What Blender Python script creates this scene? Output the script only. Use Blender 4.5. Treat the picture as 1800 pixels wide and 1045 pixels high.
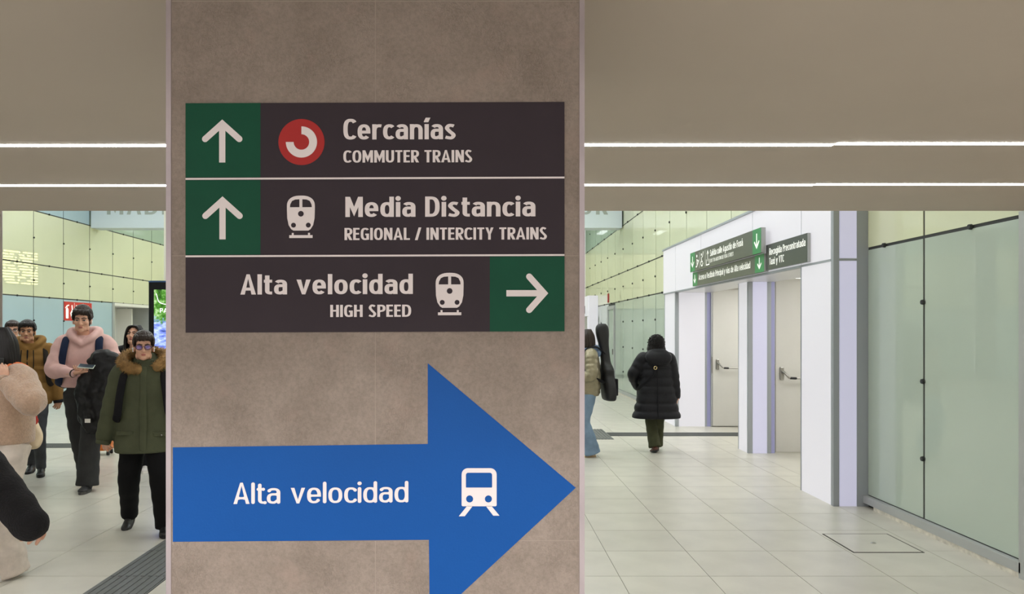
import bpy, bmesh, math, random
from mathutils import Vector, Matrix, Quaternion, noise

for o in list(bpy.data.objects):
    bpy.data.objects.remove(o, do_unlink=True)
scene = bpy.context.scene
COL = scene.collection
PI = math.pi
random.seed(7)

# ------------------------------------------------------------------ camera, world, exposure
F = 1367.0            # focal length in pixels of the 1800 px wide frame
VX, VY = 848.0, 582.0  # vanishing point of the hall's length
EYE = 1.65
cam_d = bpy.data.cameras.new('camera')
cam_d.sensor_width = 36.0
cam_d.lens = 36.0 * F / 1800.0
cam_d.shift_x = (900.0 - VX) / 1800.0
cam_d.shift_y = (VY - 522.5) / 1800.0
cam_d.clip_start = 0.05
cam_d.clip_end = 200
cam = bpy.data.objects.new('camera', cam_d)
COL.objects.link(cam)
cam.location = (0, 0, EYE)
cam.rotation_euler = (PI / 2, 0, 0)
scene.camera = cam

world = bpy.data.worlds.new('world')
scene.world = world
world.use_nodes = True
world.node_tree.nodes['Background'].inputs[0].default_value = (1.0, 0.98, 0.97, 1)
world.node_tree.nodes['Background'].inputs[1].default_value = 1.1
scene.view_settings.view_transform = 'Standard'
scene.view_settings.look = 'None'
scene.view_settings.gamma = 1
scene.view_settings.use_curve_mapping = False
scene.view_settings.exposure = 0.7

LED_STRENGTH = 19.0         # slots of the low ceiling
HALL_STRENGTH = 16.5       # luminaires of the high hall
LIGHTBOX = 0.28            # glowing panels of the exit surround
UPPER_GLASS = 0.05         # backlit upper glass


def spot(name, loc, aim, power, size_deg, blend, radius, color):
    d = bpy.data.lights.new(name, 'SPOT')
    d.energy = power
    d.spot_size = math.radians(size_deg)
    d.spot_blend = blend
    d.shadow_soft_size = radius
    d.color = color
    o = bpy.data.objects.new(name, d)
    o.location = loc
    v = Vector(aim) - Vector(loc)
    o.rotation_euler = v.to_track_quat('-Z', 'Y').to_euler()
    COL.objects.link(o)
    return o


# recessed downlights in the low ceiling, behind the photographer
for sx in (-1.5, -0.22, 1.06):
    spot('downlight_lamp', (sx, 0.15, 2.43), (sx, 0.45, 0.0), 70, 116, 0.35, 0.05, (0.97, 0.98, 1.0))
for sx in (-3.6, 2.7):
    spot('downlight_lamp', (sx, 0.9, 2.43), (sx, 0.9, 0.0), 40, 110, 0.5, 0.05, (0.97, 0.98, 1.0))

# ------------------------------------------------------------------ helpers: colour and materials
def lin(c):
    return c / 12.92 if c <= 0.04045 else ((c + 0.055) / 1.055) ** 2.4


def rgb(r, g, b):
    return (lin(r / 255), lin(g / 255), lin(b / 255), 1.0)


MATS = {}


def mat(name, col, rough=0.6, var=0.0, scale=8.0, bump=0.0, bscale=60.0, metal=0.0, coat=0.0, coat_r=0.03,
        emit=0.0, ecol=None, spec=0.5, objrand=0.0, sheen=0.0, col2=None, stretch=None, ior=1.5, detail=4.0):
    if name in MATS:
        return MATS[name]
    m = bpy.data.materials.new(name)
    m.use_nodes = True
    nt = m.node_tree
    N, L = nt.nodes, nt.links
    p = N['Principled BSDF']
    p.inputs['Base Color'].default_value = col
    p.inputs['Roughness'].default_value = rough
    p.inputs['Metallic'].default_value = metal
    p.inputs['Coat Weight'].default_value = coat
    p.inputs['Coat Roughness'].default_value = coat_r
    p.inputs['Specular IOR Level'].default_value = spec
    p.inputs['IOR'].default_value = ior
    if sheen:
        p.inputs['Sheen Weight'].default_value = sheen
    if emit:
        p.inputs['Emission Color'].default_value = ecol or col
        p.inputs['Emission Strength'].default_value = emit
    vec = None
    if var or bump:
        tc = N.new('ShaderNodeTexCoord')
        mp = N.new('ShaderNodeMapping')
        if stretch:
            mp.inputs['Scale'].default_value = stretch
        L.new(tc.outputs['Object'], mp.inputs['Vector'])
        vec = mp.outputs['Vector']
    if var or objrand or col2:
        if vec is None:
            tc = N.new('ShaderNodeTexCoord')
            vec = tc.outputs['Object']
        nz = N.new('ShaderNodeTexNoise')
        nz.inputs['Scale'].default_value = scale
        nz.inputs['Detail'].default_value = detail
        L.new(vec, nz.inputs['Vector'])
        mix = N.new('ShaderNodeMix')
        mix.data_type = 'RGBA'
        v = max(var, 0.0)
        a = col2 or tuple(c * (1 - v) for c in col[:3]) + (1,)
        b = col if col2 else tuple(min(1, c * (1 + v)) for c in col[:3]) + (1,)
        mix.inputs[6].default_value = a
        mix.inputs[7].default_value = b
        rp = N.new('ShaderNodeMapRange')
        rp.inputs['From Min'].default_value = 0.3
        rp.inputs['From Max'].default_value = 0.7
        L.new(nz.outputs['Fac'], rp.inputs['Value'])
        L.new(rp.outputs['Result'], mix.inputs[0])
        out = mix.outputs[2]
        if objrand:
            oi = N.new('ShaderNodeObjectInfo')
            mr = N.new('ShaderNodeMapRange')
            mr.inputs['To Min'].default_value = 1 - objrand
            mr.inputs['To Max'].default_value = 1 + objrand
            L.new(oi.outputs['Random'], mr.inputs['Value'])
            hs = N.new('ShaderNodeHueSaturation')
            L.new(mr.outputs['Result'], hs.inputs['Value'])
            L.new(out, hs.inputs['Color'])
            out = hs.outputs['Color']
        L.new(out, p.inputs['Base Color'])
    if bump:
        nb = N.new('ShaderNodeTexNoise')
        nb.inputs['Scale'].default_value = bscale
        nb.inputs['Detail'].default_value = 6
        L.new(vec, nb.inputs['Vector'])
        bp = N.new('ShaderNodeBump')
        bp.inputs['Strength'].default_value = bump
        bp.inputs['Distance'].default_value = 0.01
        L.new(nb.outputs['Fac'], bp.inputs['Height'])
        L.new(bp.outputs['Normal'], p.inputs['Normal'])
    MATS[name] = m
    return m


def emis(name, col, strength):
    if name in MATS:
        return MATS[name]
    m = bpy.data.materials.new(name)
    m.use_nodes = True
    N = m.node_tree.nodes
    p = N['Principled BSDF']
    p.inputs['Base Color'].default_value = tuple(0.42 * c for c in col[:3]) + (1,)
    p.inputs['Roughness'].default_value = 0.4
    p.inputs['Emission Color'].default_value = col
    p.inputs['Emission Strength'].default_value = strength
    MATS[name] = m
    return m


def pillar_tile_mat():
    m = bpy.data.materials.new('weathered_cement_tile')
    m.use_nodes = True
    N, L = m.node_tree.nodes, m.node_tree.links
    p = N['Principled BSDF']
    p.inputs['Roughness'].default_value = 0.62
    p.inputs['Specular IOR Level'].default_value = 0.35
    tc = N.new('ShaderNodeTexCoord')
    def nz(scale, detail, rough=0.55, vec=None):
        n = N.new('ShaderNodeTexNoise')
        n.inputs['Scale'].default_value = scale
        n.inputs['Detail'].default_value = detail
        n.inputs['Roughness'].default_value = rough
        L.new(vec or tc.outputs['Object'], n.inputs['Vector'])
        return n
    cloud = nz(8.0, 8, 0.72)
    fine = nz(140.0, 5, 0.7)
    r1 = N.new('ShaderNodeValToRGB')
    e = r1.color_ramp.elements
    e[0].position = 0.30; e[0].color = rgb(120, 107, 96)
    e[1].position = 0.70; e[1].color = rgb(141, 127, 116)
    L.new(cloud.outputs['Fac'], r1.inputs['Fac'])
    r2 = N.new('ShaderNodeValToRGB')
    e = r2.color_ramp.elements
    e[0].position = 0.32; e[0].color = (0.80, 0.79, 0.78, 1)
    e[1].position = 0.6; e[1].color = (1.05, 1.05, 1.05, 1)
    L.new(fine.outputs['Fac'], r2.inputs['Fac'])
    mx = N.new('ShaderNodeMix'); mx.data_type = 'RGBA'; mx.blend_type = 'MULTIPLY'
    mx.inputs[0].default_value = 0.85
    L.new(r1.outputs['Color'], mx.inputs[6]); L.new(r2.outputs['Color'], mx.inputs[7])
    # pinkish patches
    pk = nz(9.0, 4, 0.6)
    r3 = N.new('ShaderNodeValToRGB')
    e = r3.color_ramp.elements
    e[0].position = 0.56; e[0].color = (0, 0, 0, 1)
    e[1].position = 0.72; e[1].color = (1, 1, 1, 1)
    L.new(pk.outputs['Fac'], r3.inputs['Fac'])
    mx2 = N.new('ShaderNodeMix'); mx2.data_type = 'RGBA'
    L.new(r3.outputs['Color'], mx2.inputs[0])
    L.new(mx.outputs[2], mx2.inputs[6]); mx2.inputs[7].default_value = rgb(146, 125, 113)
    mm = N.new('ShaderNodeMath'); mm.operation = 'MULTIPLY'; mm.inputs[1].default_value = 0.4
    L.new(r3.outputs['Color'], mm.inputs[0]); L.new(mm.outputs[0], mx2.inputs[0])
    L.new(mx2.outputs[2], p.inputs['Base Color'])
    # cracked skin relief in patches
    vo = N.new('ShaderNodeTexVoronoi'); vo.feature = 'DISTANCE_TO_EDGE'
    vo.inputs['Scale'].default_value = 150.0
    warp = nz(30.0, 3)
    av = N.new('ShaderNodeVectorMath'); av.operation = 'MULTIPLY_ADD'
    av.inputs[1].default_value = (0.03, 0.03, 0.03)
    mpv = N.new('ShaderNodeMapping'); mpv.inputs['Scale'].default_value = (1.25, 1.25, .6)
    L.new(tc.outputs['Object'], mpv.inputs['Vector'])
    L.new(warp.outputs['Color'], av.inputs[0]); L.new(mpv.outputs['Vector'], av.inputs[2])
    L.new(av.outputs[0], vo.inputs['Vector'])
    cr = N.new('ShaderNodeMapRange'); cr.inputs['From Max'].default_value = 0.12
    L.new(vo.outputs['Distance'], cr.inputs['Value'])
    patch = nz(6.5, 3)
    pr = N.new('ShaderNodeMapRange'); pr.inputs['From Min'].default_value = 0.48; pr.inputs['From Max'].default_value = 0.62
    L.new(patch.outputs['Fac'], pr.inputs['Value'])
    ml = N.new('ShaderNodeMix'); ml.data_type = 'FLOAT'
    ml.inputs[2].default_value = 1.0
    L.new(pr.outputs['Result'], ml.inputs[0]); L.new(cr.outputs['Result'], ml.inputs[3])
    ad = N.new('ShaderNodeMath'); ad.operation = 'ADD'
    fs = N.new('ShaderNodeMath'); fs.operation = 'MULTIPLY'; fs.inputs[1].default_value = 1.6
    L.new(fine.outputs['Fac'], fs.inputs[0])
    L.new(ml.outputs[0], ad.inputs[0]); L.new(fs.outputs[0], ad.inputs[1])
    bp = N.new('ShaderNodeBump'); bp.inputs['Strength'].default_value = 0.5; bp.inputs['Distance'].default_value = 0.0016
    L.new(ad.outputs[0], bp.inputs['Height']); L.new(bp.outputs['Normal'], p.inputs['Normal'])
    return m


# ------------------------------------------------------------------ helpers: mesh building
ROOTM = {}


def tag(o, label=None, cat=None, group=None, kind=None):
    if label: o['label'] = label
    if cat: o['category'] = cat
    if group: o['group'] = group
    if kind: o['kind'] = kind
    return o


def empty(name, loc, rz=0.0, scale=1.0, label=None, cat=None, group=None, kind=None):
    o = bpy.data.objects.new(name, None)
    o.location = loc
    o.rotation_euler = (0, 0, rz)
    o.scale = (scale,) * 3
    o.empty_display_size = 0.1
    COL.objects.link(o)
    ROOTM[o.name] = Matrix.Translation(Vector(loc)) @ Matrix.Rotation(rz, 4, 'Z') @ Matrix.Scale(scale, 4)
    return tag(o, label, cat, group, kind)


def smooth_path(pts, n=8):
    P = [Vector(p) for p in pts]
    if len(P) < 3:
        return [P[0].lerp(P[-1], i / n) for i in range(n + 1)]
    out = []
    for i in range(len(P) - 1):
        p0 = P[i - 1] if i else P[0] * 2 - P[1]
        p1, p2 = P[i], P[i + 1]
        p3 = P[i + 2] if i + 2 < len(P) else P[-1] * 2 - P[-2]
        for k in range(n):
            t = k / n
            out.append(0.5 * ((2 * p1) + (p2 - p0) * t + (2 * p0 - 5 * p1 + 4 * p2 - p3) * t * t
                              + (3 * p1 - p0 - 3 * p2 + p3) * t ** 3))
    out.append(P[-1].copy())
    return out


def interp(vals, n):
    out = []
    m = len(vals) - 1
    for i in range(n):
        t = i / (n - 1) * m
        k = min(int(t), m - 1)
        out.append(vals[k] + (vals[k + 1] - vals[k]) * (t - k))
    return out


class MB:
    def __init__(self):
        self.v, self.f = [], []

    def add(self, vs, fs):
        b = len(self.v)
        self.v += [Vector(x) for x in vs]
        self.f += [tuple(b + i for i in q) for q in fs]
        return self

    def box(self, a, b):
        x0, y0, z0 = a
        x1, y1, z1 = b
        return self.add([(x0, y0, z0), (x1, y0, z0), (x1, y1, z0), (x0, y1, z0), (x0, y0, z1), (x1, y0, z1), (x1, y1, z1), (x0, y1, z1)],
                        [(0, 3, 2, 1), (4, 5, 6, 7), (0, 1, 5, 4), (1, 2, 6, 5), (2, 3, 7, 6), (3, 0, 4, 7)])

    def rbox(self, a, b, r=0.01):
        """box with chamfered edges"""
        bm = bmesh.new()
        t = MB().box(a, b)
        vs = [bm.verts.new(x) for x in t.v]
        for q in t.f:
            bm.faces.new([vs[i] for i in q])
        bmesh.ops.bevel(bm, geom=bm.edges[:], offset=r, segments=2, affect='EDGES', profile=0.5)
        bm.verts.index_update()
        self.add([x.co.copy() for x in bm.verts], [[x.index for x in fc.verts] for fc in bm.faces])
        bm.free()
        return self

    def prism(self, poly, fn, d0, d1):
        """extrude a 2-D polygon; fn(u, v, d) gives the point"""
        n = len(poly)
        vs = [fn(u, v, d0) for u, v in poly] + [fn(u, v, d1) for u, v in poly]
        fs = [tuple(range(n)), tuple(range(2 * n - 1, n - 1, -1))]
        fs += [(i, i + n, (i + 1) % n + n, (i + 1) % n) for i in range(n)]
        return self.add(vs, fs)

    def ell(self, c, r, n=16, m=10, M=None):
        vs, fs = [], []
        c = Vector(c)
        r = (r, r, r) if not hasattr(r, '__len__') else r
        def P(a, b):
            p = Vector((r[0] * math.sin(b) * math.cos(a), r[1] * math.sin(b) * math.sin(a), r[2] * math.cos(b)))
            if M is not None: p = M @ p
            return c + p
        vs.append(P(0, 0))
        for j in range(1, m):
            for i in range(n):
                vs.append(P(2 * PI * i / n, PI * j / m))
        vs.append(P(0, PI))
        for i in range(n):
            fs.append((0, 1 + i, 1 + (i + 1) % n))
        for j in range(m - 2):
            for i in range(n):
                a = 1 + j * n + i; b = 1 + j * n + (i + 1) % n
                fs.append((a, a + n, b + n, b))
        e = len(vs) - 1
        for i in range(n):
            fs.append((e, 1 + (m - 2) * n + (i + 1) % n, 1 + (m - 2) * n + i))
        return self.add(vs, fs)

    def tube(self, path, radii, n=12, flat=1.0, up=(0, 0, 1), caps=True, fold=0.0, freq=40.0, seed=0.0, bulge=0.0, pitch=0.07):
        path = [Vector(p) for p in path]
        R = interp(list(radii), len(path)) if len(radii) != len(path) else list(radii)
        T = []
        for i in range(len(path)):
            a = path[max(i - 1, 0)]; b = path[min(i + 1, len(path) - 1)]
            d = b - a
            T.append(d.normalized() if d.length > 1e-9 else Vector((0, 0, 1)))
        u = Vector(up)
        if abs(u.normalized().dot(T[0])) > 0.95:
            u = Vector((0, 1, 0)) if abs(T[0].y) < 0.9 else Vector((1, 0, 0))
        s = T[0].cross(u).normalized()
        rings = []
        dist = 0.0
        seq = []
        for i, p in enumerate(path):
            if i:
                dist += (p - path[i - 1]).length
                s = (s - T[i] * s.dot(T[i]))
                s = s.normalized() if s.length > 1e-9 else T[i].orthogonal().normalized()
            w = T[i].cross(s).normalized()
            seq.append((p, s.copy(), w, R[i], dist))
        if caps:
            p, s0, w, r, d0 = seq[0]
            pre = [(p - T[0] * r * math.sin(a) * 0.9, s0, w, r * math.cos(a), d0) for a in (1.35, 0.9, 0.45)]
            p, s1, w1, r1, d1 = seq[-1]
            post = [(p + T[-1] * r1 * math.sin(a) * 0.9, s1, w1, r1 * math.cos(a), d1) for a in (0.45, 0.9, 1.35)]
            seq = pre + seq + post
        b = len(self.v)
        for p, s0, w, r, d in seq:
            for k in range(n):
                a = 2 * PI * k / n
                rr = r
                if fold: rr *= 1 + fold * math.sin(d * freq + 1.6 * math.sin(a * 2 + seed) + seed)
                if bulge: rr *= 1 - bulge + bulge * 2 * abs(math.sin(PI * d / pitch)) ** 0.6
                self.v.append(p + s0 * math.cos(a) * rr + w * math.sin(a) * rr * flat)
        m = len(seq)
        for j in range(m - 1):
            for k in range(n):
                a0 = b + j * n + k; a1 = b + j * n + (k + 1) % n
                self.f.append((a0, a1, a1 + n, a0 + n))
        self.f.append(tuple(b + k for k in range(n))[::-1])
        self.f.append(tuple(b + (m - 1) * n + k for k in range(n)))
        return self

    def loft(self, rings, n=28, ex=2.3, fold=0.0, freq=40.0, bulge=0.0, pitch=0.07, sub=6, seed=0.0):
        """rings: (z, rx, ry, yc[, xc]) from low to high; closed"""
        rr = [tuple(r) + (0.0,) * (5 - len(r)) for r in rings]
        dense = smooth_path_n(rr, sub)
        b = len(self.v)
        for (z, rx, ry, yc, xc) in dense:
            for k in range(n):
                a = 2 * PI * k / n
                c, s = math.cos(a), math.sin(a)
                g = 1.0
                if fold: g *= 1 + fold * math.sin(z * freq + 1.8 * math.sin(a * 3 + seed) + seed)
                if bulge: g *= 1 - bulge + bulge * 2 * abs(math.sin(PI * z / pitch)) ** 0.6
                x = math.copysign(abs(c) ** (2 / ex), c) * rx * g
                y = math.copysign(abs(s) ** (2 / ex), s) * ry * g
                self.v.append(Vector((xc + x, yc + y, z)))
        m = len(dense)
        for j in range(m - 1):
            for k in range(n):
                a0 = b + j * n + k; a1 = b + j * n + (k + 1) % n
                self.f.append((a0, a1, a1 + n, a0 + n))
        self.f.append(tuple(b + k for k in range(n))[::-1])
        self.f.append(tuple(b + (m - 1) * n + k for k in range(n)))
        return self

    def torus(self, c, R, r, n=24, m=10, M=None):
        b = len(self.v)
        c = Vector(c)
        for i in range(n):
            a = 2 * PI * i / n
            for j in range(m):
                t = 2 * PI * j / m
                p = Vector(((R + r * math.cos(t)) * math.cos(a), (R + r * math.cos(t)) * math.sin(a), r * math.sin(t)))
                self.v.append(c + (M @ p if M is not None else p))
        for i in range(n):
            for j in range(m):
                self.f.append((b + i * m + j, b + ((i + 1) % n) * m + j, b + ((i + 1) % n) * m + (j + 1) % m, b + i * m + (j + 1) % m))
        return self

    def xform(self, M, start=0):
        for i in range(start, len(self.v)):
            self.v[i] = M @ self.v[i]
        return self

    def mesh(self, name):
        me = bpy.data.meshes.new(name)
        me.from_pydata([tuple(x) for x in self.v], [], self.f)
        me.update()
        return me

    def remesh(self, voxel, smooth=3, disp=0.0, dscale=0.08):
        me = self.mesh('tmp')
        bm = bmesh.new(); bm.from_mesh(me)
        bmesh.ops.recalc_face_normals(bm, faces=bm.faces[:])
        bm.to_mesh(me); bm.free()
        ob = bpy.data.objects.new('tmp', me)
        COL.objects.link(ob)
        md = ob.modifiers.new('r', 'REMESH'); md.mode = 'VOXEL'; md.voxel_size = voxel
        if disp:
            tx = bpy.data.textures.new('t', 'CLOUDS'); tx.noise_scale = dscale; tx.noise_depth = 2
            dm = ob.modifiers.new('d', 'DISPLACE'); dm.texture = tx; dm.strength = disp; dm.mid_level = 0.5
        if smooth:
            sm = ob.modifiers.new('s', 'SMOOTH'); sm.factor = 0.5; sm.iterations = smooth
        dg = bpy.context.evaluated_depsgraph_get()
        e = ob.evaluated_get(dg)
        m2 = e.to_mesh()
        self.v = [x.co.copy() for x in m2.vertices]
        self.f = [tuple(p.vertices) for p in m2.polygons]
        e.to_mesh_clear()
        bpy.data.objects.remove(ob, do_unlink=True)
        bpy.data.meshes.remove(me)
        return self

    def join(self, other):
        return self.add(other.v, other.f)

    def build(self, name, material, parent=None, smooth=False, local=False, label=None, kind=None, base=None):
        """vertices are world points unless local; the mesh is stored in its parent's space"""
        if parent is not None and not local:
            M = ROOTM[parent.name].inverted()
            vs = [M @ x for x in self.v]
            base = None
        elif parent is None and not local:
            if base is None:
                xs = [p.x for p in self.v]; ys = [p.y for p in self.v]; zs = [p.z for p in self.v]
                base = ((min(xs) + max(xs)) / 2, (min(ys) + max(ys)) / 2, min(zs))
            base = Vector(base)
            vs = [x - base for x in self.v]
        else:
            vs = self.v
        me = bpy.data.meshes.new(name)
        me.from_pydata([tuple(x) for x in vs], [], self.f)
        bm = bmesh.new(); bm.from_mesh(me)
        bmesh.ops.recalc_face_normals(bm, faces=bm.faces[:])
        bm.to_mesh(me); bm.free()
        if smooth:
            me.polygons.foreach_set('use_smooth', [True] * len(me.polygons))
        me.update()
        if material: me.materials.append(material)
        o = bpy.data.objects.new(name, me)
        COL.objects.link(o)
        if parent is not None:
            o.parent = parent
            ROOTM[o.name] = ROOTM[parent.name]
        else:
            if base is not None: o.location = base
            ROOTM[o.name] = Matrix.Translation(Vector(base)) if base is not None else Matrix.Identity(4)
        return tag(o, label, None, None, kind)


def smooth_path_n(rows, n):
    out = []
    m = len(rows)
    for i in range(m - 1):
        p0 = rows[max(i - 1, 0)]; p1 = rows[i]; p2 = rows[i + 1]; p3 = rows[min(i + 2, m - 1)]
        for k in range(n):
            t = k / n
            out.append(tuple(0.5 * ((2 * b) + (c - a) * t + (2 * a - 5 * b + 4 * c - d) * t * t + (3 * b - a - 3 * c + d) * t ** 3)
                             for a, b, c, d in zip(p0, p1, p2, p3)))
    out.append(tuple(rows[-1]))
    return out


def dup(o, loc, parent=None):
    c = o.copy()
    COL.objects.link(c)
    c.location = loc
    if parent is not None: c.parent = parent
    ROOTM[c.name] = ROOTM.get(o.name, Matrix.Identity(4))
    return c


def fpt(px, py):
    """floor point under a pixel"""
    Y = F * EYE / (py - VY)
    return (px - VX) * Y / F, Y


def at(px, py, Y):
    return Vector(((px - VX) * Y / F, Y, EYE - (py - VY) * Y / F))

# ------------------------------------------------------------------ lettering: a drawn sans alphabet (strokes on a cap height of 1)
def arc(cx, cy, rx, ry, a0, a1, n=14, ex=2.5):
    out = []
    for i in range(n + 1):
        a = math.radians(a0 + (a1 - a0) * i / n)
        c, s = math.cos(a), math.sin(a)
        out.append((cx + math.copysign(abs(c) ** (2 / ex), c) * rx, cy + math.copysign(abs(s) ** (2 / ex), s) * ry))
    return out


VERT = 0.72        # horizontal strokes are thinner than stems


def glyph(ch, w):
    """returns (width, strokes, dots, clipped strokes)"""
    h = w / 2
    X = 0.73
    lw = 0.455 + w * 0.72
    S, D, C = [], [], []
    def bowl(W=lw, top=X, a0=0, a1=360):
        return arc(W / 2, top / 2, W / 2 - h, top / 2 - h * VERT, a0, a1, 26 if a1 - a0 > 300 else 14)
    if ch == ' ':
        return 0.34, S, D, C
    v = h * VERT
    if ch in 'aá':
        W = lw * 0.97
        S.append(arc(W / 2, X - v - .18, W / 2 - h, .18, 148, 0) + [(W - h, 0)])
        S.append([(W - h, .435), (.24, .435)] + arc(.245, (.435 + v) / 2, .245 - h, (.435 - v) / 2, 95, 270, 10) + [(.30, v), (W - h, .16)])
    elif ch == 'b':
        W = lw; S += [bowl(), [(h, 0), (h, 1)]]
    elif ch == 'c':
        W = lw * 0.84; S.append(arc(lw / 2, X / 2, lw / 2 - h, X / 2 - v, 44, 316, 22))
    elif ch == 'd':
        W = lw; S += [bowl(), [(W - h, 0), (W - h, 1)]]
    elif ch == 'e':
        W = lw; S.append([(h, X * .49), (W - h, X * .49)] + arc(W / 2, X / 2, W / 2 - h, X / 2 - v, 0, 318, 26))
    elif ch == 'g':
        W = lw; S += [bowl(), [(W - h, X), (W - h, -.08)] + arc(W / 2, -.08, W / 2 - h, .17 - v * .3, 0, -150, 10)]
    elif ch in 'ií':
        W = w; S.append([(h, 0), (h, X)])
        if ch == 'i': D.append((h, .91, w * .60))
    elif ch == 'l':
        W = w; S.append([(h, 0), (h, 1)])
    elif ch == 'n':
        W = lw; S += [[(h, 0), (h, X)], arc(W / 2, X - v - .24, W / 2 - h, .24, 170, 0) + [(W - h, 0)]]
    elif ch == 'o':
        W = lw; S.append(bowl())
    elif ch == 'p':
        W = lw; S += [bowl(), [(h, -.25), (h, X)]]
    elif ch == 'r':
        W = lw * .70; S += [[(h, 0), (h, X)], arc(W * .8, X - v - .26, W * .8 - h, .26, 175, 72, 8)]
    elif ch == 's':
        W = lw * .84; e = W - h * .75
        S.append([tuple(p[:2]) for p in smooth_path([(e - .01, X - .10, 0), (W * .66, X - v, 0), (W * .38, X - v, 0), (h, X * .735, 0), (W * .42, X * .535, 0),
                 (W - h, X * .285, 0), (W * .64, v, 0), (W * .34, v, 0), (.03, .105, 0)], 5)])
    elif ch == 't':
        W = .22 + w * .75; S += [[(.05 + h, .94), (.05 + h, .2)] + arc(.05 + h + .15, .2, .15, .2 - v, 180, 270, 6) + [(W, v)], [(0, X - v), (W, X - v)]]
    elif ch == 'u':
        W = lw; S += [[(W - h, 0), (W - h, X)], [(h, X)] + arc(W / 2, v + .24, W / 2 - h, .24, 180, 350)]
    elif ch == 'v':
        W = lw * 1.04; C.append(([(h * .85, X + .05), (W / 2, h * .1), (W - h * .85, X + .05)], 0, X))
    elif ch == 'x':
        W = lw * 1.04; C += [([(h * .8, X + .05), (W - h * .8, -.05)], 0, X), ([(h * .8, -.05), (W - h * .8, X + .05)], 0, X)]
    elif ch == 'y':
        W = lw * 1.04; C += [([(h * .85, X + .05), (W / 2 + .01, h * .2)], -.02, X), ([(W - h * .85, X + .05), (W * .3, -.3)], -.25, X)]
    elif ch == 'A':
        W = .56 + w * .5; C.append(([(h * .7, -.06), (W / 2, 1 + h * .25), (W - h * .7, -.06)], 0, 1)); S.append([(W * .22, .27), (W * .78, .27)])
    elif ch == 'C':
        W = .50 + w * .4; S.append(arc(W * .58, .5, W * .58 - h, .5 - v, 42, 318, 24, 2.7))
    elif ch == 'D':
        W = .53 + w * .55; S.append([(h, v), (W * .4, v)] + arc(W * .4, .5, W * .6 - h, .5 - v, -90, 90, 16) + [(h, 1 - v), (h, v)])
    elif ch in 'EF':
        W = .38 + w * .45; S += [[(h, 0), (h, 1)], [(h, 1 - v), (W, 1 - v)], [(h, .52), (W * .93, .52)]]
        if ch == 'E': S.append([(h, v), (W, v)])
    elif ch == 'G':
        W = .52 + w * .45; S.append(arc(W * .55, .5, W * .55 - h, .5 - v, 45, 275, 24, 2.7) + [(W - h, v * 1.3), (W - h, .46), (W * .55, .46)])
    elif ch == 'H':
        W = .50 + w * .55; S += [[(h, 0), (h, 1)], [(W - h, 0), (W - h, 1)], [(h, .52), (W - h, .52)]]
    elif ch in 'IÍ':
        W = w; S.append([(h, 0), (h, 1)])
    elif ch == 'L':
        W = .37 + w * .42; S.append([(h, 1), (h, v), (W, v)])
    elif ch == 'M':
        W = .64 + w * .65; S += [[(h, 0), (h, 1)], [(W - h, 0), (W - h, 1)]]; C.append(([(h * .9, 1.03), (W / 2, .27), (W - h * .9, 1.03)], 0, 1))
    elif ch == 'N':
        W = .50 + w * .6; S += [[(h, 0), (h, 1)], [(W - h, 0), (W - h, 1)]]; C.append(([(h * .9, 1.03), (W - h * .9, -.03)], 0, 1))
    elif ch == 'O':
        W = .54 + w * .55; S.append(arc(W / 2, .5, W / 2 - h, .5 - v, 0, 360, 30, 2.6))
    elif ch in 'PR':
        W = .45 + w * .5; S.append([(h, 0), (h, 1 - v), (W * .5, 1 - v)] + arc(W * .5, .71, W * .5 - v, .29 - v, 90, -90, 12) + [(h, .42)])
        if ch == 'R': C.append(([(W * .45, .48), (W - h * .55, -.05)], 0, .45))
    elif ch == 'S':
        W = .42 + w * .5; e = W - h * .7
        S.append([tuple(p[:2]) for p in smooth_path([(e - .02, .86, 0), (W * .62, 1 - v, 0), (W * .36, 1 - v, 0), (h, .745, 0), (W * .4, .55, 0),
                 (W - h, .28, 0), (W * .66, v, 0), (W * .34, v, 0), (.03, .135, 0)], 5)])
    elif ch == 'T':
        W = .44 + w * .4; S += [[(W / 2, 0), (W / 2, 1)], [(0, 1 - v), (W, 1 - v)]]
    elif ch == 'U':
        W = .49 + w * .55; S.append([(h, 1)] + arc(W / 2, v + .27, W / 2 - h, .27, 180, 360) + [(W - h, 1)])
    elif ch == 'V':
        W = .52 + w * .5; C.append(([(h * .8, 1.06), (W / 2, h * .1), (W - h * .8, 1.06)], 0, 1))
    elif ch == 'X':
        W = .5 + w * .5; C += [([(h * .8, 1.06), (W - h * .8, -.06)], 0, 1), ([(h * .8, -.06), (W - h * .8, 1.06)], 0, 1)]
    elif ch == 'Y':
        W = .5 + w * .45; C += [([(h * .8, 1.06), (W / 2, .4), (W - h * .8, 1.06)], 0, 1)]; S.append([(W / 2, 0), (W / 2, .46)])
    elif ch == '/':
        W = .36; C.append(([(.02, -.1), (.33, 1.1)], -.02, 1.02))
    elif ch == '-':
        W = .32; S.append([(.02, .4), (.30, .4)])
    else:
        return 0.3, S, D, C
    if ch in 'áí':
        cx = W / 2
        C.append(([(cx - .05, .79), (cx + .09, 1.09)], .82, 1.04))
    if ch == 'Í':
        C.append(([(W / 2 - .05, 1.05), (W / 2 + .1, 1.3)], 1.07, 1.25))
    return W, S, D, C


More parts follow.
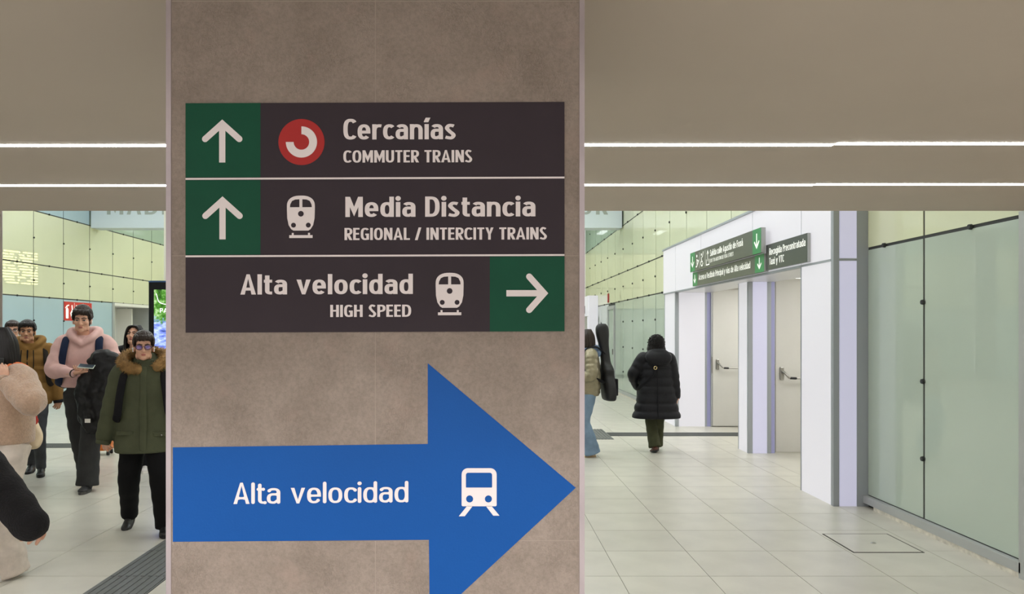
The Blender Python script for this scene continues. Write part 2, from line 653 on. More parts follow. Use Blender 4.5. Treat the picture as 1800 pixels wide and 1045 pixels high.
def stroke_quads(pts, w, round_ends=False, vert=1.0):
    P = [Vector((p[0], p[1])) for p in pts]
    Q = [P[0]]
    for p in P[1:]:
        if (p - Q[-1]).length > 1e-4: Q.append(p)
    P = Q
    closed = len(P) > 3 and (P[0] - P[-1]).length < 0.02
    if round_ends and not closed:
        for a_, b_ in ((0, 1), (-1, -2)):
            if (P[b_] - P[a_]).length > w * 1.2: P[a_] = P[a_] + (P[b_] - P[a_]).normalized() * w * .46
    if closed: P = P[:-1]
    n = len(P)
    L, R = [], []
    for i in range(n):
        if closed:
            a, b, c = P[i - 1], P[i], P[(i + 1) % n]
        else:
            a = P[i - 1] if i else None
            b = P[i]
            c = P[i + 1] if i < n - 1 else None
        d1 = (b - a).normalized() if a is not None else None
        d2 = (c - b).normalized() if c is not None else None
        if d1 is None: d1 = d2
        if d2 is None: d2 = d1
        n1 = Vector((-d1.y, d1.x)); n2 = Vector((-d2.y, d2.x))
        m = n1 + n2
        m = m.normalized() if m.length > 1e-6 else n1
        k = 1 / max(m.dot(n1), 0.42)
        o_ = m * (w / 2 * k); o_.y *= vert
        L.append(b + o_); R.append(b - o_)
    out = []
    rng = range(n) if closed else range(n - 1)
    for i in rng:
        j = (i + 1) % n
        out.append([R[i], R[j], L[j], L[i]])
    if round_ends and not closed:
        for p in (P[0], P[-1]):
            out.append([p + Vector((math.cos(t * PI / 8), math.sin(t * PI / 8))) * (w / 2) for t in range(16)])
    return out


def clip_y(poly, lo, hi):
    for lim, sgn in ((lo, 1), (hi, -1)):
        res = []
        for i in range(len(poly)):
            a, b = poly[i], poly[(i + 1) % len(poly)]
            ia, ib = sgn * (a.y - lim) >= 0, sgn * (b.y - lim) >= 0
            if ia: res.append(a)
            if ia != ib:
                t = (lim - a.y) / (b.y - a.y)
                res.append(a + (b - a) * t)
        poly = res
        if len(poly) < 3: return []
    return poly


def relayer(pts, q):
    r = Poly(pts); r.layer = getattr(q, 'layer', 0)
    return r


def letters(text, w, gap, round_ends=False):
    """list of polygons for a line of text, cap height 1, starting at x = 0; returns polygons, width"""
    polys, x = [], 0.0
    for ch in text:
        W, S, D, C = glyph(ch, w)
        g = []
        lay = 0
        for s in S:
            for q in stroke_quads(s, w, round_ends, VERT):
                q = Poly(q); q.layer = lay + (.5 if len(q) == 16 else 0); g.append(q)
            lay += 1
        for (cx, cy, r) in D:
            g.append([Vector((cx + r * math.cos(2 * PI * k / 18), cy + r * math.sin(2 * PI * k / 18))) for k in range(18)])
        for pts, lo, hi in C:
            for q in stroke_quads(pts, w):
                q = clip_y(q, lo, hi)
                if q:
                    q = Poly(q); q.layer = lay; g.append(q)
            lay += 1
        if not g: polys.append(None)
        if g: polys.append([relayer([Vector((p.x + x, p.y)) for p in q], q) for q in g])
        x += W + (0 if ch == ' ' else gap)
    return polys, x - gap


class Plane:
    """a flat face: u to the right, v up, both in metres from an origin"""
    def __init__(self, origin, u, v):
        self.o, self.u, self.v = Vector(origin), Vector(u).normalized(), Vector(v).normalized()
        self.n = self.u.cross(self.v).normalized()   # towards the reader

    def p(self, u, v, d=0.0):
        return self.o + self.u * u + self.v * v + self.n * d


class Poly(list):
    layer = 0


def flat(plane, polys, d, name, material, parent, groups=None):
    """printed shapes: overlapping strokes are laid a few micrometres apart"""
    mb = MB()
    for g in (groups or [polys]):
        for i, q in enumerate(g):
            dd = d + 1.2e-5 * (i % 3) + 4e-5 * (getattr(q, 'layer', 0))
            mb.add([plane.p(p[0], p[1], dd) for p in q], [tuple(range(len(q)))])
    return mb.build(name, material, parent)


def text_on(plane, text, u0, u1, v0, cap, w, d, material, parent, name='lettering', tilt=0.0, round_ends=False, gap=None):
    """a line of text filling u0..u1 with its base on v0"""
    polys, W0 = letters(text, w, 0.0, round_ends)
    n = sum(1 for i, c in enumerate(text[:-1]) if c != ' ')
    want = (u1 - u0) / cap
    g = (want - W0) / max(n, 1)
    sx = 1.0
    if gap is not None:
        polys, W1 = letters(text, w, gap, round_ends)
        sx = want / W1
    elif g < 0.035 or g > 0.2:
        gg = min(max(g, 0.05), 0.17)
        polys, W1 = letters(text, w, gg, round_ends)
        sx = want / W1
    else:
        polys, W1 = letters(text, w, g, round_ends)
    out = [[relayer([(u0 + p.x * cap * sx, v0 + p.y * cap + tilt * p.x * cap * sx) for p in q], q) for q in g] if g else None for g in polys]
    word = []
    for g in out + [None]:                      # one part for each word
        if g: word.append(g)
        elif word:
            flat(plane, None, d, name, material, parent, groups=word); word = []


def arrow_polys(cx, cy, size, ang, w):
    """arrow with chevron head, pointing up when ang = 0; size = total length"""
    h = size / 2
    S = [[(0, -h), (0, h - w * .75)], [(-size * .40, h * .10), (0, h - w * .62), (size * .40, h * .10)]]
    out = []
    c, s = math.cos(ang), math.sin(ang)
    for st in S:
        for q in stroke_quads(st, w):
            out.append([(cx + c * p.x - s * p.y, cy + s * p.x + c * p.y) for p in q])
    ends = [(0, -h + w * .1), (-size * .40, h * .10), (size * .40, h * .10)]
    for e in ends:
        q = [Vector((e[0] + math.cos(k * PI / 8) * w * .5, e[1] + math.sin(k * PI / 8) * w * .5)) for k in range(16)]
        if e[0] == 0: continue
        out.append([(cx + c * p.x - s * p.y, cy + s * p.x + c * p.y) for p in q])
    return out


def rrect(x0, y0, x1, y1, r, n=6, rt=None):
    """rounded rectangle; rt = radius of the two upper corners"""
    rt = r if rt is None else rt
    out = []
    for (cx, cy, a0, rr) in ((x1 - r, y0 + r, -90, r), (x1 - rt, y1 - rt, 0, rt), (x0 + rt, y1 - rt, 90, rt), (x0 + r, y0 + r, 180, r)):
        for k in range(n + 1):
            a = math.radians(a0 + 90 * k / n)
            out.append((cx + rr * math.cos(a), cy + rr * math.sin(a)))
    return out


def disc(cx, cy, r, n=28):
    return [(cx + r * math.cos(2 * PI * k / n), cy + r * math.sin(2 * PI * k / n)) for k in range(n)]

# ================================================================== THE SETTING
XL, XR = -10.1, 3.62          # faces of the two glass walls
Y_END = 27.4                  # far wall of the hall
Y_EDGE = 5.15                 # where the low ceiling ends
Z_LOW, Z_HIGH = 2.445, 5.8
Y_BACK = -3.0

m_tile = mat('floor_porcelain', rgb(192, 188, 176), 0.30, var=0.07, scale=3.2, objrand=0.035, spec=0.45, detail=6)
m_grout = mat('floor_grout', rgb(112, 108, 96), 0.9)
m_strip = mat('tactile_grey', rgb(92, 94, 92), 0.5, var=0.12, scale=14)
m_ceil = mat('ceiling_paint', rgb(186, 174, 160), 0.75, var=0.02, scale=2)
m_white = mat('white_paint', rgb(226, 224, 216), 0.6)
m_alu = mat('brushed_aluminium', rgb(186, 184, 186), 0.38, metal=0.85, var=0.05, scale=30, stretch=(60, 60, 1))
m_alu_grey = mat('grey_aluminium', rgb(176, 178, 176), 0.45, metal=0.25)
m_grey_strip = mat('grey_profile', rgb(160, 165, 170), 0.5, metal=0.2)
m_dark = mat('dark_gasket', rgb(40, 42, 40), 0.6)
m_glass_lo = mat('frosted_glass_sage', rgb(180, 192, 178), 0.55, spec=0.2, coat=1.0, coat_r=0.01, var=0.02, scale=1.2)
m_glass_le = mat('frosted_glass_pale_blue', rgb(172, 196, 204), 0.55, spec=0.2, coat=1.0, coat_r=0.01, var=0.02, scale=1.2)
m_glass_up = mat('backlit_glass_yellow', rgb(204, 207, 176), 0.5, spec=0.2, coat=1.0, coat_r=0.01, emit=UPPER_GLASS, ecol=rgb(228, 230, 170), var=0.03, scale=0.8)
m_glass_top = mat('glass_dull_green', rgb(160, 178, 158), 0.5, spec=0.2, coat=1.0, coat_r=0.01)
m_led = emis('led_white', (0.97, 0.98, 1.0, 1), LED_STRENGTH)
m_lum = emis('luminaire_white', (0.93, 0.98, 1.0, 1), HALL_STRENGTH)
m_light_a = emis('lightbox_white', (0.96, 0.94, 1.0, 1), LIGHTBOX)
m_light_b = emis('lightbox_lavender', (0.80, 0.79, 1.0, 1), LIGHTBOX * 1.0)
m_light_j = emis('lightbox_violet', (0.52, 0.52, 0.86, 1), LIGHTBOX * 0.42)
m_pillar = pillar_tile_mat()
m_pgrout = mat('pale_grout', rgb(146, 132, 121), 0.9)

# ---- floor: screed, tiles, tactile strips
floor = empty('floor', (0, 0, 0), kind='structure')
MB().box((XL - .2, Y_BACK, -.15), (5.6, Y_END + .2, -.003)).build('screed', m_grout, floor)
xe = []
x = -2.5
while x > XL: xe.append((max(x - .6, XL), x)); x -= .6
x = -2.1
while x < XR: xe.append((x, min(x + .604, XR + .02))); x += .604
ye = [5.225 + .6 * k for k in range(-13, 38)]
cells = []
for (a, b) in xe:
    for y in ye:
        if y + .6 > Y_END: continue
        cx, cy = (a + b) / 2, y + .3
        d = max(cy, .4)
        px, py = VX + cx * F / d, VY + EYE * F / d
        vis = cy > 4.4 and -60 < px < 1860 and py < 1120 and not (330 < px < 990)
        cells.append((0 if vis else 1, cy, a, b, y))
cells.sort()
G = .0022
protos = {}
stuff = MB()
for i, (hid, cy, a, b, y) in enumerate(cells):
    if hid == 0 and i < 298:
        key = round(b - a, 3)
        loc = ((a + b) / 2, y + .3, 0)
        if key not in protos:
            hw_ = (b - a) / 2 - G
            me = MB().box((-hw_, -.3 + G, -.012), (hw_, .3 - G, 0)).build('tile', m_tile, floor, local=True)
            me.location = loc
            protos[key] = me
        else:
            dup(protos[key], loc, floor)
    else:
        stuff.box((a + G, y + G, -.012), (b - G, y + .6 - G, 0))
stuff.build('tile_field', m_tile, floor, kind='stuff')
# floor under the door recess
MB().box((XR + .02, 8.0, -.012), (5.4, 13.5, 0)).build('threshold_slab', m_tile, floor)


def tactile(x0, x1, y0, y1, along):
    mb = MB().box((x0, y0, .0005), (x1, y1, .004))
    n = 8
    for k in range(n):
        t = (k + .5) / n
        if along == 'y':
            c = x0 + (x1 - x0) * t
            mb.box((c - .012, y0 + .004, .004), (c + .012, y1 - .004, .0085))
        else:
            c = y0 + (y1 - y0) * t
            mb.box((x0 + .004, c - .012, .004), (x1 - .004, c + .012, .0085))
    mb.build('tactile_slab', m_strip, floor)


y = 3.4
while y < 10.9:
    tactile(-2.5, -2.1, y + .001, min(y + .6, 10.94), 'y'); y += .6
x = XL
while x < -2.2:
    tactile(x + .001, min(x + .8, -2.1), 10.95, 11.35, 'x'); x += .8
x = 2.0
while x < 4.0:
    tactile(x + .001, min(x + .8, 4.4), 12.17, 12.57, 'x'); x += .8
tactile(1.6, 2.0, 11.8, 12.4, 'y'); tactile(1.6, 2.0, 12.4, 13.0, 'y')

# ---- low ceiling with light slots
ceil_low = empty('ceiling', (0, 0, Z_LOW), kind='structure')
MB().box((XL - .2, Y_BACK, Z_LOW), (XR + .2, Y_EDGE, Z_LOW + .12)).build('soffit', m_ceil, ceil_low)
MB().box((XL - .2, Y_EDGE - .1, Z_LOW + .12), (XR + .2, Y_EDGE, Z_HIGH)).build('bulkhead', m_ceil, ceil_low)
for py, x0, x1 in ((255.6, XL, -.95), (254.6, -.95, 1.495), (252.2, 1.5, XR), (325.9, XL, -.95), (325.0, -.95, 1.8), (324.0, 1.805, XR)):
    Y = (Z_LOW - EYE) * F / (VY - py)
    MB().box((x0, Y - .0145, Z_LOW - .003), (x1, Y + .0145, Z_LOW + .002)).build('light_strip', m_led, ceil_low)
for Y in (-.6, -1.5):
    MB().box((XL, Y - .0145, Z_LOW - .003), (XR, Y + .0145, Z_LOW + .002)).build('light_strip', m_led, ceil_low)
for sx, sy in ((-1.5, .15), (-.22, .15), (1.06, .15), (-3.6, .9), (2.7, .9)):
    MB().torus((sx, sy, Z_LOW), .075, .008, 24, 8).build('downlight_ring', m_alu, ceil_low, smooth=True)

# ---- hall ceiling with luminaires (above the frame)
ceil_hall = empty('ceiling', (0, 16, Z_HIGH), kind='structure')
MB().box((XL - .2, Y_EDGE, Z_HIGH), (XR + .2, Y_END + .2, Z_HIGH + .15)).build('slab', m_white, ceil_hall)
for lx in (-8.4, -5.6, -2.8, -.2, 2.2):
    for ly in (7.0, 9.6, 12.2, 14.8, 17.4, 22.2, 25.2):
        MB().box((lx - .14, ly - .7, Z_HIGH - .03), (lx + .14, ly + .7, Z_HIGH - .001)).build('luminaire', m_lum, ceil_hall)

# ---- glass walls
ZR = [.10, 2.42, 3.155, 4.36, Z_HIGH - .01]
GAP = .013
pan_cache = {}


def panel(root, X, side, y0, y1, z0, z1, m):
    """one glass sheet; side +1: it faces -x"""
    key = (round(y1 - y0, 3), round(z1 - z0, 3), m.name, side)
    loc = Vector((X, (y0 + y1) / 2, z0)) - ROOTM[root.name].translation
    if key in pan_cache:
        return dup(pan_cache[key], loc, root)
    hy = (y1 - y0) / 2 - GAP
    xa, xb = (0.0, .005) if side > 0 else (-.005, 0.0)
    o = MB().box((xa, -hy, GAP), (xb, hy, z1 - z0 - GAP)).build('glass_panel', m, root, local=True)
    o.location = loc
    pan_cache[key] = o
    return o


clamp_cache = {}


def clamp(root, X, side, y, z):
    loc = Vector((X, y, z)) - ROOTM[root.name].translation
    if side in clamp_cache:
        return dup(clamp_cache[side], loc, root)
    s = -side
    mb = MB().tube([(0, 0, 0), (s * .022, 0, 0)], [.022, .019], n=12, caps=False)
    o = mb.build('clamp', m_dark, root, local=True)
    o.location = loc
    clamp_cache[side] = o


wr = empty('wall_right', (XR, 5.14, 0), kind='structure')
BX = XR + .0054
MB().box((BX, 5.14, 0), (BX + .2, 8.04, Z_HIGH)).build('backing', m_dark, wr)
MB().box((BX, 13.46, 0), (BX + .2, Y_END, Z_HIGH)).build('backing', m_dark, wr)
MB().box((BX, 8.04, 2.44), (BX + .2, 13.46, Z_HIGH)).build('backing', m_dark, wr)
yr = [6.376 + 1.235 * k for k in range(-1, 18)]
P0, P1 = 7.31, 14.2
FD0, FD1 = 21.2, 22.3           # a narrow door further down
for i in range(len(yr) - 1):
    a, b = yr[i], min(yr[i + 1], Y_END)
    for r in range(4):
        segs = [(a, b)]
        if r < 2:
            segs = [(s, e) for s, e in ((a, min(b, P0)), (max(a, P1), b)) if e - s > .05] if (a < P1 and b > P0) else [(a, b)]
        if r == 0 and a < FD1 and b > FD0:
            segs = [(s, e) for s, e in ((a, min(b, FD0)), (max(a, FD1), b)) if e - s > .05]
        for s, e in segs:
            m = (m_glass_lo, m_glass_up, m_glass_up, m_glass_top if a > 19 else m_glass_up)[r]
            panel(wr, XR, 1, s, e, ZR[r], ZR[r + 1], m)
    ya = yr[i]
    inside = P0 < ya < P1
    for z in ([] if inside else [.6, 1.235, 1.885]):
        if i and not (FD0 - .1 < ya < FD1 + .1): clamp(wr, XR, 1, ya, z)
    for z in (([] if inside else [2.79]) + [3.75, 4.9]):
        if i: clamp(wr, XR, 1, ya, z)
    ym = (a + b) / 2
    for z in (([] if P0 - .2 < ym < P1 else [2.42]) + ([] if P0 < ym < P1 else [3.155]) + [4.36]):
        clamp(wr, XR, 1, ym, z)
for (a, b) in ((5.17, 7.32), (14.2, FD0), (FD1, 24.2)):
    MB().box((XR - .045, a, .036), (XR + .004, b, .104)).build('bottom_rail', m_alu_grey, wr)
    MB().box((XR - .04, a, 0), (XR + .004, b - .2, .034)).build('skirting', mat('worn_skirting', rgb(206, 200, 186), .8, var=.2, scale=20), wr)
MB().box((XR - .045, 5.125, .0), (XR + .012, 5.185, Z_LOW)).build('end_post', m_alu_grey, wr)
tag(MB().box((XR, Y_BACK, 0), (XR + .2, 5.12, Z_LOW)).build('wall_near_right', m_ceil), kind='structure')

wl = empty('wall_left', (XL, 5.2, 0), kind='structure')
MB().box((XL - .215, Y_BACK, 0), (XL - .0054, 21.25, Z_HIGH)).build('backing', m_dark, wl)
MB().box((XL - .215, 23.75, 0), (XL - .0054, Y_END, Z_HIGH)).build('backing', m_dark, wl)
MB().box((XL - .215, 21.25, 2.38), (XL - .0054, 23.75, Z_HIGH)).build('backing', m_dark, wl)
yl = [17.5 + 1.248 * k for k in range(-9, 8)]
for i in range(len(yl) - 1):
    a, b = yl[i], yl[i + 1]
    for r in range(4):
        if r == 0 and 21.1 < (a + b) / 2 < 23.8: continue
        m = (m_glass_le, m_glass_up, m_glass_up, m_glass_le if a < 19.9 else m_glass_top)[r]
        panel(wl, XL, -1, a, b, ZR[r] if r else .06, ZR[r + 1], m)
    if a > 15:
        for z in [.6, 1.235, 1.885, 2.79, 3.75, 4.9]:
            if not (z < 2.4 and 21.1 < a < 23.8): clamp(wl, XL, -1, a, z)
        for z in (2.42, 3.155, 4.36): clamp(wl, XL, -1, (a + b) / 2, z)
MB().box((XL - .01, 6.3, 0), (XL + .02, 21.2, .06)).build('bottom_rail', m_alu_grey, wl)

# left doorway: white recess with a grey leaf
d3 = empty('door_3', (XL, 21.25, 0), kind='structure')
MB().box((XL - .75, 21.2, 0), (XL + .03, 21.3, 2.42)).build('frame', m_alu_grey, d3)
MB().box((XL - .75, 23.7, 0), (XL + .03, 23.8, 2.42)).build('frame', m_alu_grey, d3)
MB().box((XL - .75, 21.3, 2.34), (XL + .03, 23.7, 2.42)).build('lintel', m_white, d3)
MB().box((XL - .78, 21.3, 0), (XL - .72, 23.7, 2.34)).build('leaf', mat('door_grey_white', rgb(206, 206, 200), .5), d3)
MB().box((XL - .72, 23.05, 0), (XL - .3, 23.12, 2.3)).build('side_leaf', m_white, d3)
MB().tube([(XL - .70, 21.6, 1.0), (XL - .64, 21.6, 1.0), (XL - .64, 21.75, 1.0)], [.012], n=8).build('handle', m_alu, d3, smooth=True)

we = empty('wall_far', (0, Y_END, 0), kind='structure')
MB().box((XL, Y_END + .02, 0), (XR, Y_END + .2, Z_HIGH)).build('backing', m_dark, we)
for k in range(11):
    a = XL + k * 1.2473
    for r in range(4):
        MB().box((a + GAP, Y_END, ZR[r] + GAP), (a + 1.2473 - GAP, Y_END + .015, ZR[r + 1] - GAP)).build('glass_panel', (m_glass_lo, m_glass_up, m_glass_up, m_glass_top)[r], we)

# ---- cross beam with the station's name
beam = empty('trim_1', (0, 20, 4.3), kind='structure', label='pale blue beam across the hall with the station name')
Y_B = 20.0
MB().box((XL + .03, Y_B, 4.3), (XR - .03, Y_B + .5, Z_HIGH - .01)).build('beam_body', mat('beam_pale_blue', rgb(212, 224, 230), .5), beam)
bp = Plane((0, Y_B, 0), (1, 0, 0), (0, 0, 1))
sB = Y_B / F
text_on(bp, 'MADRID-CHAMARTÍN-CLARA CAMPOAMOR', (188 - VX) * sB, (1068 - VX) * sB, EYE + (VY - 377.5) * sB, .50, .17, .004,
        mat('beam_letter_grey', rgb(164, 172, 166), .6), beam)

# ---- cream column of the hall, half hidden by the tiled pillar; brown tiled pillar at the left edge
colm = empty('hall_column', (-5.45, 14.25, 0), kind='structure', label='cream square hall column behind the screen')
MB().rbox((-5.74, 14.0, 0), (-5.2, 14.5, Z_HIGH), .012).build('shaft', mat('cream_panel', rgb(214, 212, 198), .5), colm)


def tiled_pillar(name, x0, x1, y0, y1, z1, zj, label):
    root = empty(name, ((x0 + x1) / 2, (y0 + y1) / 2, 0), kind='structure', label=label)
    t, tw = .008, .0108
    MB().box((x0 + .0006, y0 + .0006, 0), (x1 - .0006, y1 - .0006, z1)).build('core', m_pgrout, root)
    zs = [0.0] + sorted(z for z in zj if 0.02 < z < z1) + [z1]
    g = .0009
    for k in range(len(zs) - 1):
        za, zb = zs[k] + g, zs[k + 1] - g
        for c in range(2):
            xa = x0 + tw if c == 0 else (x0 + x1) / 2 + g
            xb = (x0 + x1) / 2 - g if c == 0 else x1 - tw
            MB().box((xa, y0, za), (xb, y0 + t, zb)).build('tile', m_pillar, root)
            MB().box((xa, y1 - t, za), (xb, y1, zb)).build('tile', m_pillar, root)
            ya = y0 + tw if c == 0 else (y0 + y1) / 2 + g
            yb = (y0 + y1) / 2 - g if c == 0 else y1 - tw
            MB().box((x0, ya, za), (x0 + t, yb, zb)).build('tile', m_pillar, root)
            MB().box((x1 - t, ya, za), (x1, yb, zb)).build('tile', m_pillar, root)
    e = .0012
    for cx, sx in ((x0, 1), (x1, -1)):
        for cy, sy in ((y0, 1), (y1, -1)):
            pl = [(0, 0), (tw, 0), (tw, .003), (.003, .003), (.003, tw), (0, tw)]
            MB().prism(pl, lambda u, v, d: Vector((cx - sx * e + sx * u, cy - sy * e + sy * v, d)), 0.001, z1 - .001).build('corner_trim', m_trim, root)
    return root


m_trim = mat('satin_corner_metal', rgb(166, 154, 155), 0.42, metal=0.6, var=0.16, scale=9, stretch=(1, 1, .5))
YP = 1.64
s = YP / F
U = lambda px: (px - VX) * s
V = lambda py: EYE - (py - VY) * s
PX0, PX1 = U(293), U(1026.5)
pil = tiled_pillar('pillar', PX0, PX1, YP, YP + (PX1 - PX0), Z_LOW, [V(2), V(450), V(951), V(1452)], 'brown cement tiled pillar carrying the signs')
tiled_pillar('pillar', -5.45, -4.58, 6.55, 7.42, Z_HIGH, [.6, 1.2, 1.8, 2.4, 3.0, 3.6, 4.2, 4.8, 5.4], 'brown tiled pillar cut by the left edge')

# ================================================================== SIGNS ON THE PILLAR
m_panel = mat('sign_charcoal', rgb(48, 39, 44), .6, var=.05, scale=12, bump=.05, bscale=300, spec=.2)
m_green = mat('sign_green', rgb(8, 68, 47), .6, var=.05, scale=12, bump=.05, bscale=300, spec=.2)
m_sw = mat('sign_white', rgb(212, 201, 199), .6)
m_red = mat('sign_red', rgb(158, 42, 40), .6, spec=.2)
m_blue = mat('sign_blue', rgb(4, 70, 138), .55, spec=.2, var=.03, scale=4, bump=.04, bscale=250)
pp = Plane((0, YP, 0), (1, 0, 0), (0, 0, 1))
TILT = .0036
W = lambda px, py: (U(px), V(py - TILT * (px - 660)))        # the sign hangs a hair off level
sg = empty('direction_sign', (U(660), YP, V(583)), label='charcoal and green three-row train direction sign on the tiled pillar', cat='sign')
MB().prism([W(327, 181), W(992, 181), W(992, 584), W(327, 584)][::-1], pp.p, .0002, .0024).build('panel', m_panel, sg)


def rect(x0, y0, x1, y1):
    return [W(x0, y1), W(x1, y1), W(x1, y0), W(x0, y0)]


for (x0, y0, x1, y1) in ((327, 181, 458.5, 311.5), (327, 316.5, 458.5, 447.5), (861, 452.5, 992, 584)):
    flat(pp, [rect(x0, y0, x1, y1)], .0028, 'green_field', m_green, sg)
for yy in (314, 450):
    flat(pp, [rect(327, yy - 1.6, 992, yy + 1.6)], .0029, 'dividing_line', m_sw, sg)


def px_arrow(cx, cy, size, ang, w):
    u, v = W(cx, cy)
    flat(pp, arrow_polys(u, v, size * s, ang, w * s), .0032, 'arrow', m_sw, sg)


px_arrow(391.5, 248, 75, 0, 11)
px_arrow(392, 383, 75, 0, 11)
px_arrow(926.5, 517, 73, -PI / 2, 11)
# commuter emblem
u, v = W(530.5, 250)
em = flat(pp, [disc(u, v, 40.5 * s, 48)], .0030, 'emblem_disc', m_red, sg)
ring = []
for k in range(36):
    a0, a1 = math.radians(90 - 270 * k / 36), math.radians(90 - 270 * (k + 1) / 36)
    ri, ro = 13.6 * s, 27.4 * s
    ring.append([(u + ri * math.cos(a0), v + ri * math.sin(a0)), (u + ro * math.cos(a0), v + ro * math.sin(a0)),
                 (u + ro * math.cos(a1), v + ro * math.sin(a1)), (u + ri * math.cos(a1), v + ri * math.sin(a1))])
flat(pp, ring, .0034, 'emblem_ring', m_sw, em)


def train_icon(cx, cy):
    """front of a train, 49 x 75 px, on the charcoal panel"""
    def q(x, y): return W(cx + x, cy + y)
    body = []
    for t in arc(0, -19, 24.5, 18.5, 0, 180, 20, 2.4): body.append(q(t[0], -38 - (t[1] + 19) + 18.5))
    body += [q(-24.5, -14), q(-24, 2), q(-21.5, 14), q(-17, 21), q(-13, 23.5), q(13, 23.5), q(17, 21), q(21.5, 14), q(24, 2), q(24.5, -14)]
    o = flat(pp, [body], .0030, 'train_pictogram', m_sw, sg)
    win = []
    for sx in (-1, 1):
        win.append([q(sx * 2.6, -31.5), q(sx * 10, -31), q(sx * 15.5, -28.5), q(sx * 18.6, -22.5), q(sx * 19.2, -17.5), q(sx * 2.6, -17.5)])
        a = q(sx * 13, 14)
        win.append(disc(a[0], a[1], 4.3 * s, 18))
    a = q(0, -6)
    win.append(disc(a[0], a[1], 5.0 * s, 20))
    for q_ in win: flat(pp, [q_], .0033, 'window_cutout', m_panel, o)
    rail = [[q(-20.5, 31.5), q(20.5, 31.5), q(20.5, 36.5), q(-20.5, 36.5)], [q(-16, 27.5), q(-12.5, 27.5), q(-12.5, 32), q(-16, 32)], [q(12.5, 27.5), q(16, 27.5), q(16, 32), q(12.5, 32)]]
    flat(pp, rail, .0030, 'rail', m_sw, o)


train_icon(529.5, 382)
train_icon(790.5, 518.5)


def line(text, x0, x1, base, cap, w):
    u0, v0 = W(x0, base)
    u1, _ = W(x1, base)
    text_on(pp, text, u0, u1, v0, cap * s, w, .0031, m_sw, sg, tilt=TILT, gap=.085)


line('Cercanías', 604, 801, 246, 36.5, .20)
line('COMMUTER TRAINS', 604, 830, 286.5, 21.5, .195)
line('Media Distancia', 607.5, 941, 382, 35.5, .20)
line('REGIONAL / INTERCITY TRAINS', 606, 961, 422.5, 21.3, .195)
line('Alta velocidad', 424, 726, 517.5, 35.5, .20)
line('HIGH SPEED', 581, 723, 557.5, 21.3, .195)

# blue floor-to-eye arrow
ba = empty('arrow_sign', (U(660), YP, V(1096)), label='large blue right-pointing arrow decal on the pillar below the direction sign', cat='sign')
Wb = lambda px, py: (U(px), V(py))
poly = [Wb(304, 787), Wb(304, 953), Wb(754, 949.5), Wb(755.5, 1096), Wb(1012, 858), Wb(752, 639), Wb(752, 781)]
mb = MB()
top = [[poly[0], poly[1], poly[2], poly[6]], [poly[3], poly[4], poly[5], poly[6], poly[2]]]
for q in top:
    mb.prism(q, pp.p, .0002, .0007)
mb.build('vinyl', m_blue, ba)
u0, v0 = Wb(411, 886.5); u1, _ = Wb(718, 885)
text_on(pp, 'Alta velocidad', u0, u1, v0, 37.5 * s, .145, .0013, m_sw, ba, tilt=.010, round_ends=True, gap=.075)


def tq(x, y): return Wb(842 + x, 866 + y)


def rr_px(x0, y0, x1, y1, r, rt):
    return [tq(a, -b) for a, b in rrect(x0, -y1, x1, -y0, r, 6, rt)]


ic = flat(pp, [rr_px(-30.5, -42.5, 31, 24.5, 2.5, 11)], .0011, 'train_pictogram', m_sw, ba)
wd = [rr_px(-23, -34.5, 23, -8.5, 1.2, 4)]
for sx in (-16.5, 16.5):
    a = tq(sx, 11.5); wd.append(disc(a[0], a[1], 6.2 * s, 22))
for q in wd: flat(pp, [q], .0015, 'window_cutout', m_blue, ic)
for q in ([tq(-21, 24), tq(-11, 24), tq(-25, 42), tq(-35.5, 42)], [tq(12, 24), tq(22, 24), tq(36, 41), tq(25, 41)]): flat(pp, [q], .0011, 'rail', m_sw, ic)

# ================================================================== EXIT SURROUND ON THE RIGHT
po = empty('exit_surround', (3.4, 7.3, 0), label='glowing white panelled doorway surround with two openings on the right wall', cat='doorway')
HX = 3.3                      # its face
ZH0, ZH1 = 2.32, 3.12


def lp(a, b, m=None, name='light_panel'):
    return MB().box(a, b).build(name, m or m_light_a, po)


def st(a, b, name='profile'):
    return MB().box(a, b).build(name, m_grey_strip, po)


# near pier
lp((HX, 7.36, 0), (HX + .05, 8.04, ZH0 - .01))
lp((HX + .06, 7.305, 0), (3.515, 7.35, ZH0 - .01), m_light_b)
st((HX - .004, 7.30, 0), (HX + .05, 7.355, ZH1)); st((3.515, 7.30, 0), (3.632, 7.35, ZH1))
st((HX - .006, 8.04, 0), (HX + .04, 8.055, ZH0)); st((HX + .045, 7.302, ZH0 - .012), (3.53, 7.352, ZH0 + .012))
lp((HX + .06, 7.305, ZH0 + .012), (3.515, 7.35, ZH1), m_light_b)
MB().box((HX + .05, 7.36, 0), (3.94, 8.03, ZH0 - .01)).build('pier_core', m_white, po)
# middle pier
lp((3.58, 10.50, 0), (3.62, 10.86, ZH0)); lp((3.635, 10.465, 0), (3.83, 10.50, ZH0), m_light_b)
st((3.575, 10.46, 0), (3.635, 10.505, ZH0)); st((3.83, 10.462, 0), (3.885, 10.50, ZH0))
st((3.575, 10.86, 0), (3.63, 10.872, ZH0))
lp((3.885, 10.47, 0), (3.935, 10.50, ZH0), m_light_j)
MB().box((3.625, 10.505, 0), (3.94, 10.86, ZH0)).build('pier_core', m_white, po)
# far pier
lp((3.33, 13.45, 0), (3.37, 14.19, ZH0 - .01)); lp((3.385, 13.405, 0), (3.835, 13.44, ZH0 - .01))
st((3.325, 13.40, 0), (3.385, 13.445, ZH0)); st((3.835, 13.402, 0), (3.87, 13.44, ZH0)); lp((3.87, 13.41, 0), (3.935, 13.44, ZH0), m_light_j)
MB().box((3.375, 13.45, 0), (3.94, 14.19, ZH0 - .01)).build('pier_core', m_white, po)
